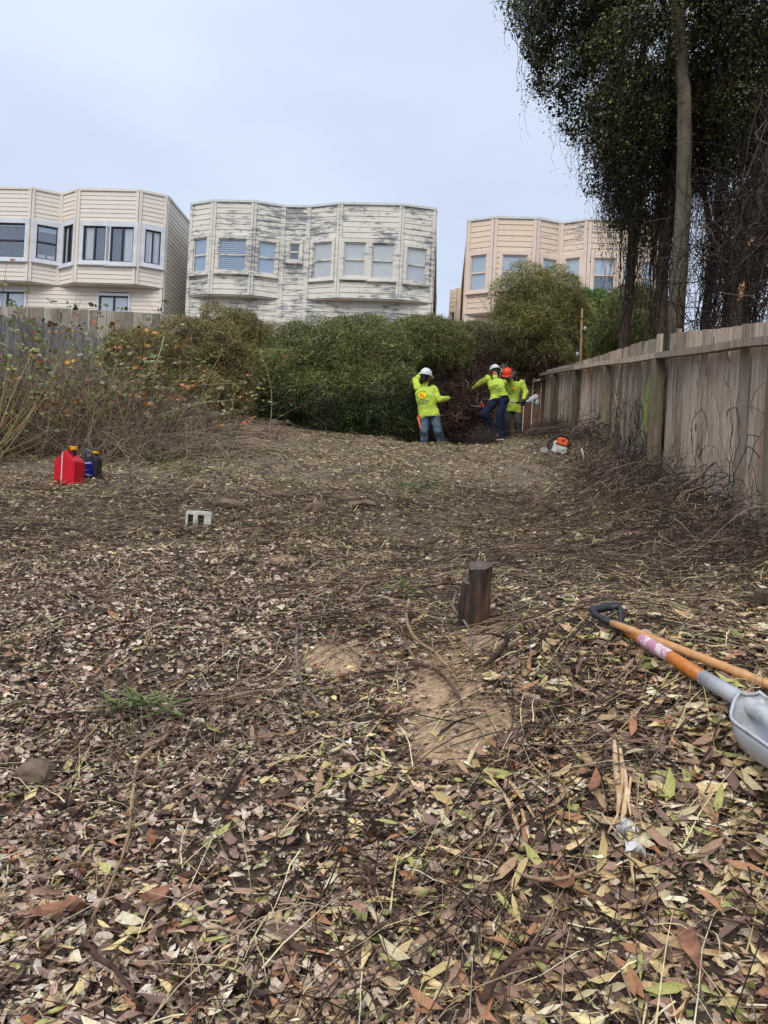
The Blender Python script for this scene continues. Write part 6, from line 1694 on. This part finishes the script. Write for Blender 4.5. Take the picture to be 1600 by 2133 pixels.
def helmet(center, fwd, up, m, parent, s=1.0, full_brim=False):
    fwd = fwd.normalized(); up = (up - fwd * up.dot(fwd)).normalized(); sd = fwd.cross(up)
    b = MB(); seg, rings = 28, 10; v = []
    for i in range(rings + 1):
        th = (math.pi / 2) * i / rings
        for k in range(seg):
            ph = 2 * math.pi * k / seg
            ridge = 1 + .035 * math.exp(-(math.sin(ph) / .22) ** 2) * math.cos(th) ** .5 if i else 1.035
            x, y, z = .132 * math.sin(th) * math.cos(ph), .112 * math.sin(th) * math.sin(ph), .135 * math.cos(th) * ridge
            v.append(center + (fwd * x + sd * y + up * z) * s)
    f = [(i * seg + k, (i + 1) * seg + k, (i + 1) * seg + (k + 1) % seg, i * seg + (k + 1) % seg) for i in range(rings) for k in range(seg)]
    b.add(v, f)
    o = b.mesh('hard_hat', smooth=True); hat = obj('hard_hat', o, m, parent)
    md = hat.modifiers.new('t', 'SOLIDIFY'); md.thickness = .006; md.offset = -1
    br = MB(); v = []
    for rr, dz in ((1.0, 0), (1.0, -.012), (1.09, -.02), (1.09, -.013)):
        for k in range(seg):
            ph = 2 * math.pi * k / seg; front = max(0, math.cos(ph)) ** 2 * (.42 if rr > 1 else 0)
            v.append(center + (fwd * .132 * (rr + front) * math.cos(ph) + sd * .112 * rr * math.sin(ph) + up * (dz - (.012 if front else 0) * front)) * s)
    f = []
    for a, c in ((0, 1), (1, 2), (2, 3), (3, 0)): f += [(a * seg + k, a * seg + (k + 1) % seg, c * seg + (k + 1) % seg, c * seg + k) for k in range(seg)]
    br.add(v, f); br.build('brim', m, hat, smooth=False)
    return hat

def shoe(name, ankle, toe_dir, up, m, parent, s=1.0, sole=SOLE):
    t = toe_dir.normalized(); u = (up - t * up.dot(t)).normalized(); sd = t.cross(u)
    c = ankle - u * .055
    b = MB(); loft(b, [(c - t * .075, sd * .022, u * .03), (c - t * .06, sd * .036, u * .045), (c, sd * .042, u * .05), (c + t * .09 - u * .012, sd * .048, u * .034), (c + t * .155 - u * .022, sd * .042, u * .022), (c + t * .185 - u * .026, sd * .02, u * .012)], 14)
    sh = b.build(name, m, parent, smooth=True)
    so = MB(); pts = [(-.085, .02), (-.07, .04), (0, .043), (.09, .052), (.16, .046), (.195, .022), (.195, -.022), (.16, -.046), (.09, -.052), (0, -.043), (-.07, -.04), (-.085, -.02)]
    so.prism(pts, -.062, -.036, lambda x, y, q: c + t * x + sd * y + u * q).build('sole', sole, sh)

LOGO = ["....ggggg....", "..gg.....gg..", ".g..yyyyy..g.", ".g.yryyyry.g.", "g.yyryyryyy.g", "g.yyrryyyyy.g", "g.yyrrryyyy.g", "g.yyryrryyy.g", ".g.yryyrry.g.", ".g..yyyyy..g.", "..gg.....gg..", "....ggggg....", ".............", ".bb.b.bb.bbb.", ".............", "..gg.ggg.gg..", ".bbb.bb.bb..."]
LCOL = {'g': lin(120, 168, 70), 'y': lin(250, 214, 40), 'r': lin(226, 62, 34), 'b': lin(84, 116, 128)}
LINES = ['.............'] * 2 + ['.bb.bbb.bb...', '.............', '..gg.gg.ggg..', '.............', '...bbb.bb.b..']
def logo(parent, me, center, right, down, normal, w, LOGO=LOGO):
    """the flat print laid on the shirt, cell by cell on the cloth surface"""
    bv = BVHTree.FromPolygons([v.co.copy() for v in me.vertices], [tuple(p.vertices) for p in me.polygons])
    rows, cols = len(LOGO), len(LOGO[0]); cs = w / cols; V, F, C_ = [], [], []
    def put(x, y):
        o = center + right * (x - cols / 2) * cs + down * (y - 6) * cs + normal * .3
        hit = bv.ray_cast(o, -normal, .8)
        return (hit[0] if hit[0] else o - normal * .3) + normal * .004
    for y, row in enumerate(LOGO):
        for x, ch in enumerate(row):
            if ch == '.': continue
            o = len(V); V += [tuple(put(x + a, y + b)) for a, b in ((0, 0), (1, 0), (1, 1), (0, 1))]; F.append((o, o + 1, o + 2, o + 3)); C_ += [LCOL[ch]] * 4
    obj('shirt_print', np_mesh('shirt_print', np.array(V), np.array(F), np.array(C_)), vmat('print_ink', .8, 0, .1, .15, 60), parent)

def person(label, J, fwd, head_f, head_up, jeans, hat_m, gloves=True, hands=None, shoes=None, hem=.10, wide=1.0, logo_at=None, print_front=False, hat_s=1.0, grp=None):
    """J: joints in world space; one continuous remeshed body, clothes by region"""
    foot = (J['ankL'] + J['ankR']) / 2
    root = empty('person', Vector((foot.x, foot.y, h(foot.x, foot.y)))); tag(root, label, 'person')
    mb = MB()
    hip = (J['hipL'] + J['hipR']) / 2; sh = (J['shL'] + J['shR']) / 2
    upv = (sh - hip).normalized(); sd = (J['shL'] - J['shR']).normalized(); sd = (sd - upv * sd.dot(upv)).normalized()
    fr = fwd.normalized(); fr = (fr - upv * fr.dot(upv)).normalized()
    sdh = (J['hipL'] - J['hipR']).normalized()
    Lt = (sh - hip).length; w = wide
    bend = J.get('spine', hip.lerp(sh, .5))
    secs = []
    for t, a, b in ((-.10, .155, .125), (.02, .172, .13), (.16, .170, .128), (.30, .162, .122), (.5, .168, .125), (.70, .182, .128), (.86, .185, .118), (.96, .150, .098), (1.04, .09, .07)):
        c = hip.lerp(bend, t * 2) if t < .5 else bend.lerp(sh, (t - .5) * 2)
        s_ = (sdh.lerp(sd, max(0, min(1, t)))).normalized()
        secs.append((c, s_ * a * w, fr * b * w))
    loft(mb, secs, 22)
    neck0, head = J['neck'], J['head']
    capsule(mb, neck0 - upv * .03, neck0.lerp(head, .55), .062, .056)
    hf = head_f.normalized(); hu = (head_up - hf * head_up.dot(hf)).normalized(); hs = hf.cross(hu)
    R3 = Matrix((hf, hs, hu)).transposed()
    mb.sphere(head + hu * .02, (.096, .076, .108), 18, 12, R3)
    mb.sphere(head - hu * .055 + hf * .028, (.062, .056, .062), 14, 10, R3)          # jaw
    capsule(mb, head + hf * .098 - hu * .0, head + hf * .108 - hu * .035, .010, .015, 8)    # nose
    capsule(mb, head + hf * .088 - hu * .07 - hs * .018, head + hf * .088 - hu * .07 + hs * .018, .011, .011, 8)   # lips
    mb.sphere(head + hf * .075 - hu * .10, .022, 8, 6)
    for q in (-1, 1): mb.sphere(head + hs * q * .078 - hf * .008 - hu * .012, (.020, .010, .032), 10, 8, R3)
    bones = [('skin', neck0 + upv * .02, head, .07), ('skin', head, head + hu * .03, .11), ('skin', head - hu * .06, head - hu * .06 + hf * .03, .07)]
    for S in 'LR':
        capsule(mb, J['sh' + S], J['el' + S], .072 * w, .064); capsule(mb, J['el' + S], J['wr' + S], .064, .043)
        capsule(mb, J['hip' + S], J['kn' + S], .104, .090); capsule(mb, J['kn' + S], J['ank' + S], .088, .080)
        capsule(mb, J['hip' + S] + upv * .03, J['hip' + S] - upv * .04, .098, .094)
        d = (J['wr' + S] - J['el' + S]).normalized()
        hd = (hands or {}).get(S, (d, -upv, .45)); hand_parts(mb, J['wr' + S], hd[0], hd[1], hd[2])
        bones += [('shirt', J['sh' + S], J['el' + S], .06), ('shirt', J['el' + S], J['wr' + S] - d * .01, .045), ('hand', J['wr' + S] + d * .03, J['wr' + S] + hd[0].normalized() * .15, .03),
                  ('jeans', J['hip' + S] - upv * .08, J['kn' + S], .09), ('jeans', J['kn' + S], J['ank' + S], .06)]
    bones += [('shirt', hip + upv * .06, sh, .15)]
    # sleeve cuffs and shirt hem read as cloth edges
    hc = hip + (bend - hip).normalized() * hem * .0
    loft(mb, [(hip + upv * (-hem), sdh * .186 * w, fr * .146 * w), (hip + upv * (-hem + .05), sdh * .182 * w, fr * .142 * w), (hip + upv * .10, sdh * .175 * w, fr * .134 * w)], 22)
    me = remesh(mb, 'body', .0115, 4, .045)
    for q in (HIVIS, jeans, SKIN, GLOVE if gloves else SKIN): me.materials.append(q)
    cen = np.array([list(p.center) for p in me.polygons]); nm = {'shirt': 0, 'jeans': 1, 'skin': 2, 'hand': 3}
    best = np.full(len(cen), 9.); lab = np.zeros(len(cen), int)
    for nme, a, b, r in bones:
        a, b = np.array(a), np.array(b); ab = b - a; t = np.clip(((cen - a) @ ab) / max(ab @ ab, 1e-9), 0, 1)
        dd = np.linalg.norm(cen - (a + t[:, None] * ab), axis=1) - r; k = dd < best; best[k] = dd[k]; lab[k] = nm[nme]
    # torso below the hem is denim, above it shirt
    tz = (cen - np.array(hip)) @ np.array(upv); torso = (lab == 0) | (lab == 1)
    nearhip = np.linalg.norm(cen - np.array(hip), axis=1) < .30
    ss = np.abs((cen - np.array(hip)) @ np.array(sdh)) < .235
    k = torso & nearhip & ss; arms = np.zeros(len(cen), bool)
    for S in 'LR':
        for a, b in ((J['sh' + S], J['el' + S]), (J['el' + S], J['wr' + S])):
            a, b = np.array(a), np.array(b); ab = b - a; t = np.clip(((cen - a) @ ab) / (ab @ ab), 0, 1); arms |= np.linalg.norm(cen - (a + t[:, None] * ab), axis=1) < .095
    k &= ~arms
    lab[k & (tz > -hem)] = 0; lab[k & (tz <= -hem)] = 1
    me.polygons.foreach_set('material_index', lab.astype(np.int32))
    bo = obj('body', me, None, None); bo.parent = root; 
    wm = world_of(root).inverted()
    if logo_at: lg = logo_at(me)
    else: lg = None
    if lg: logo(root, me, *lg)
    me.transform(wm)
    # eyes, hair, hat, shoes
    for q in (-1, 1): MB().sphere(head + hf * .086 + hs * q * .030 + hu * .012, .011, 10, 8).build('eye', mat('eye', (.05, .04, .035), None, 5, .2), root, smooth=True)
    hb = MB(); hb.sphere(head - hf * .026 - hu * .008, (.090, .086, .104), 16, 12, R3); hb.sphere(head - hf * .048 - hu * .072, (.056, .074, .075), 14, 8, R3)
    hb.build('hair', HAIR, root, smooth=True)
    helmet(head + hu * .035, hf, hu, hat_m, root, hat_s)
    for S in 'LR':
        if shoes and S in shoes: td, u_ = shoes[S]
        else: td, u_ = Vector((fr.x, fr.y, 0)), Vector((0, 0, 1))
        shoe('shoe', J['ank' + S], td, u_, SHOE, root)
    return root, me

V3 = Vector
def joints(tab): return {k: at(x, y, d) for k, (x, y, d) in tab.items()}

# left worker: seen from behind, left arm up, right arm reaching into the brush
J = joints({'hipL': (885, 862, 15.30), 'hipR': (903, 862, 15.30), 'shL': (871, 808, 15.30), 'shR': (902, 811, 15.32), 'spine': (888, 835, 15.26), 'neck': (886, 799, 15.28), 'head': (887, 784, 15.22),
            'elL': (867, 790, 15.05), 'wrL': (881, 780, 14.98 + .55), 'elR': (915, 832, 15.28), 'wrR': (934, 830, 15.52), 'knL': (884, 898, 15.22), 'ankL': (884, 944, 15.42), 'knR': (913, 897, 15.20), 'ankR': (924, 940, 15.45)})
J['elL'] = at(865, 792, 15.48); J['wrL'] = at(879, 778, 15.66)
w1, _ = person('worker in a lime shirt and white hard hat with one arm raised, seen from behind', J, V3((.1, 1, 0)), V3((.80, .60, -.12)), V3((.05, 0, 1)), JEAN_B, HATW, wide=1.18, hem=.07,
       logo_at=lambda me: (at(880, 822, 15.1), V3((1, 0, .1)).normalized(), V3((.12, 0, -1)).normalized(), V3((0, -1, .05)).normalized(), .21))
def sheath():
    a, b_ = at(871, 868, 15.2), at(875.5, 893, 15.18)
    MB().prism([(-.028, 0), (.028, 0), (.016, 1), (-.004, 1)], -.010, .010, lambda x, y, t: a.lerp(b_, y) + V3((x, t, 0))).build('sheath', mat('orange_sheath', lin(226, 104, 62), lin(214, 130, 96), 14, .6), w1, bevel=.003)
    MB().box(a + V3((0, 0, .015)), (.03, .026, .06)).build('knife_handle', mat('red_handle', lin(176, 40, 36), None, 5, .5), w1, bevel=.004)
sheath()

# middle worker: bending over to the left, weight on the right leg
J = joints({'hipL': (1033, 829, 16.50), 'hipR': (1051, 830, 16.45), 'shL': (1016, 788, 16.62), 'shR': (1049, 797, 16.66), 'spine': (1035, 807, 16.46), 'neck': (1031, 783, 16.72), 'head': (1031, 774, 16.86),
            'elL': (1000, 799, 16.72), 'wrL': (986, 808, 16.75), 'elR': (1054, 818, 16.90), 'wrR': (1040, 828, 17.02), 'knL': (1009, 862, 16.42), 'ankL': (1030, 893, 16.62), 'knR': (1041, 868, 16.45), 'ankR': (1045, 906, 16.55)})
person('worker in navy jeans and white hard hat bending over the brush heap', J, V3((-.25, .9, -.3)), V3((-.45, .80, -.42)), V3((-.1, .35, 1)), JEAN_N, HATW, wide=1.0, hem=.02,
       hands={'L': (V3((-.8, .2, -.35)), V3((0, .3, -1)), .55)}, shoes={'L': (V3((-.50, -.25, -.42)), V3((.1, -.85, .5))), 'R': (V3((-.5, .7, 0)), V3((0, 0, 1)))},
       logo_at=lambda me: (at(1043, 812, 16.3), V3((.9, .1, -.12)).normalized(), V3((.35, 0, -1)).normalized(), V3((.15, -1, .12)).normalized(), .20, LINES))

# right worker: facing the camera, head bent, holding the pole saw
J = joints({'hipL': (1075, 849, 17.45), 'hipR': (1058, 849, 17.45), 'shL': (1087, 797, 17.40), 'shR': (1054, 797, 17.45), 'spine': (1067, 823, 17.48), 'neck': (1063, 790, 17.38), 'head': (1057, 781, 17.22),
            'elL': (1096, 817, 17.36), 'wrL': (1091, 832, 17.16), 'elR': (1043, 817, 17.30), 'wrR': (1040, 832, 17.10), 'knL': (1079, 880, 17.40), 'ankL': (1079, 909, 17.48), 'knR': (1055, 880, 17.38), 'ankR': (1056, 909, 17.45)})
w3, _ = person('worker in an orange helmet and grey jeans holding a pole saw, facing the camera', J, V3((-.1, -1, 0)), V3((-.40, -.75, -.50)), V3((-.1, -.35, 1)), JEAN_G, HATO, wide=1.02, hem=.10,
       hands={'L': (V3((0, -.25, -1)), V3((-.6, .8, 0)), .9), 'R': (V3((0, -.25, -1)), V3((.6, .8, 0)), .9)},
       logo_at=lambda me: (at(1073, 805, 17.0), V3((1, 0, .05)).normalized(), V3((0, 0, -1)), V3((0, -1, 0)), .13))
def ear_muffs():
    MB().sphere(at(1061, 786, 17.14), (.032, .04, .045), 12, 8).build('ear_muff', mat('grey_muff', (.35, .36, .37), None, 6, .5), w3, smooth=True)
    MB().tube([at(1050, 784, 17.1), at(1055, 790, 17.05), at(1062, 794, 17.08)], .018, 8).build('face_guard', GLOVE, w3, smooth=True)
ear_muffs()

def pole_saw():
    a, b_, c = at(1004, 831, 17.02), at(1078, 838.5, 17.02), at(1096, 837, 17.02)
    r = empty('pole_saw', a.lerp(c, .5)); tag(r, 'white shafted pole saw held level across the right worker', 'pole saw')
    wh = mat('white_shaft', (.70, .70, .68), None, 6, .4)
    MB().tube([a, b_], .019, 10).build('shaft', wh, r, smooth=True)
    MB().tube([b_ - V3((.02, 0, .002)), c], .030, 10).build('grip', BLACKP, r, smooth=True)
    cl = mat('grey_cloth_cover', (.66, .68, .70), (.44, .46, .48), 14, .8, bump=.4)
    mb = MB(); q = [at(1096, 837, 17.0), at(1103, 834, 17.0), at(1109, 830, 17.0), at(1116, 825, 17.0), at(1122, 824, 17.0)]
    mb.tube([at(1096, 837.5, 17), at(1104, 835, 17)], [.025, .05], 12)
    mb.sphere(at(1108, 832.5, 17), (.075, .06, .075), 12, 8); mb.sphere(at(1116, 828, 17), (.075, .07, .075), 12, 8); mb.sphere(at(1119, 838, 17), (.05, .06, .085), 12, 8); mb.sphere(at(1112, 838, 17), (.055, .05, .05), 12, 8)
    me = remesh(mb, 'motor_cover', .012, 4); obj('motor_cover', me, cl, r)
    MB().box(at(1113.5, 834, 16.935), (.03, .02, .05)).build('vent', BLACKP, r, bevel=.003)
    MB().box(at(1004, 845, 16.6), (.11, .07, .075), Matrix.Rotation(.4, 3, 'Y')).build('cutter_head', mat('saw_orange_head', lin(206, 66, 38), None, 6, .5), r, bevel=.01)
    MB().tube([at(1004, 845, 16.62), at(1003, 836, 16.8), a], .017, 8).build('head_neck', wh, r, smooth=True)
    MB().prism([(0, -.02), (-.22, -.012), (-.25, 0), (-.22, .012), (0, .02)], -.004, .004, lambda x, y, t: at(1002, 846, 16.58) + V3((x, t, y))).build('saw_bar', mat('bar_steel', (.45, .45, .45), None, 9, .35, metal=.6), r)
pole_saw()
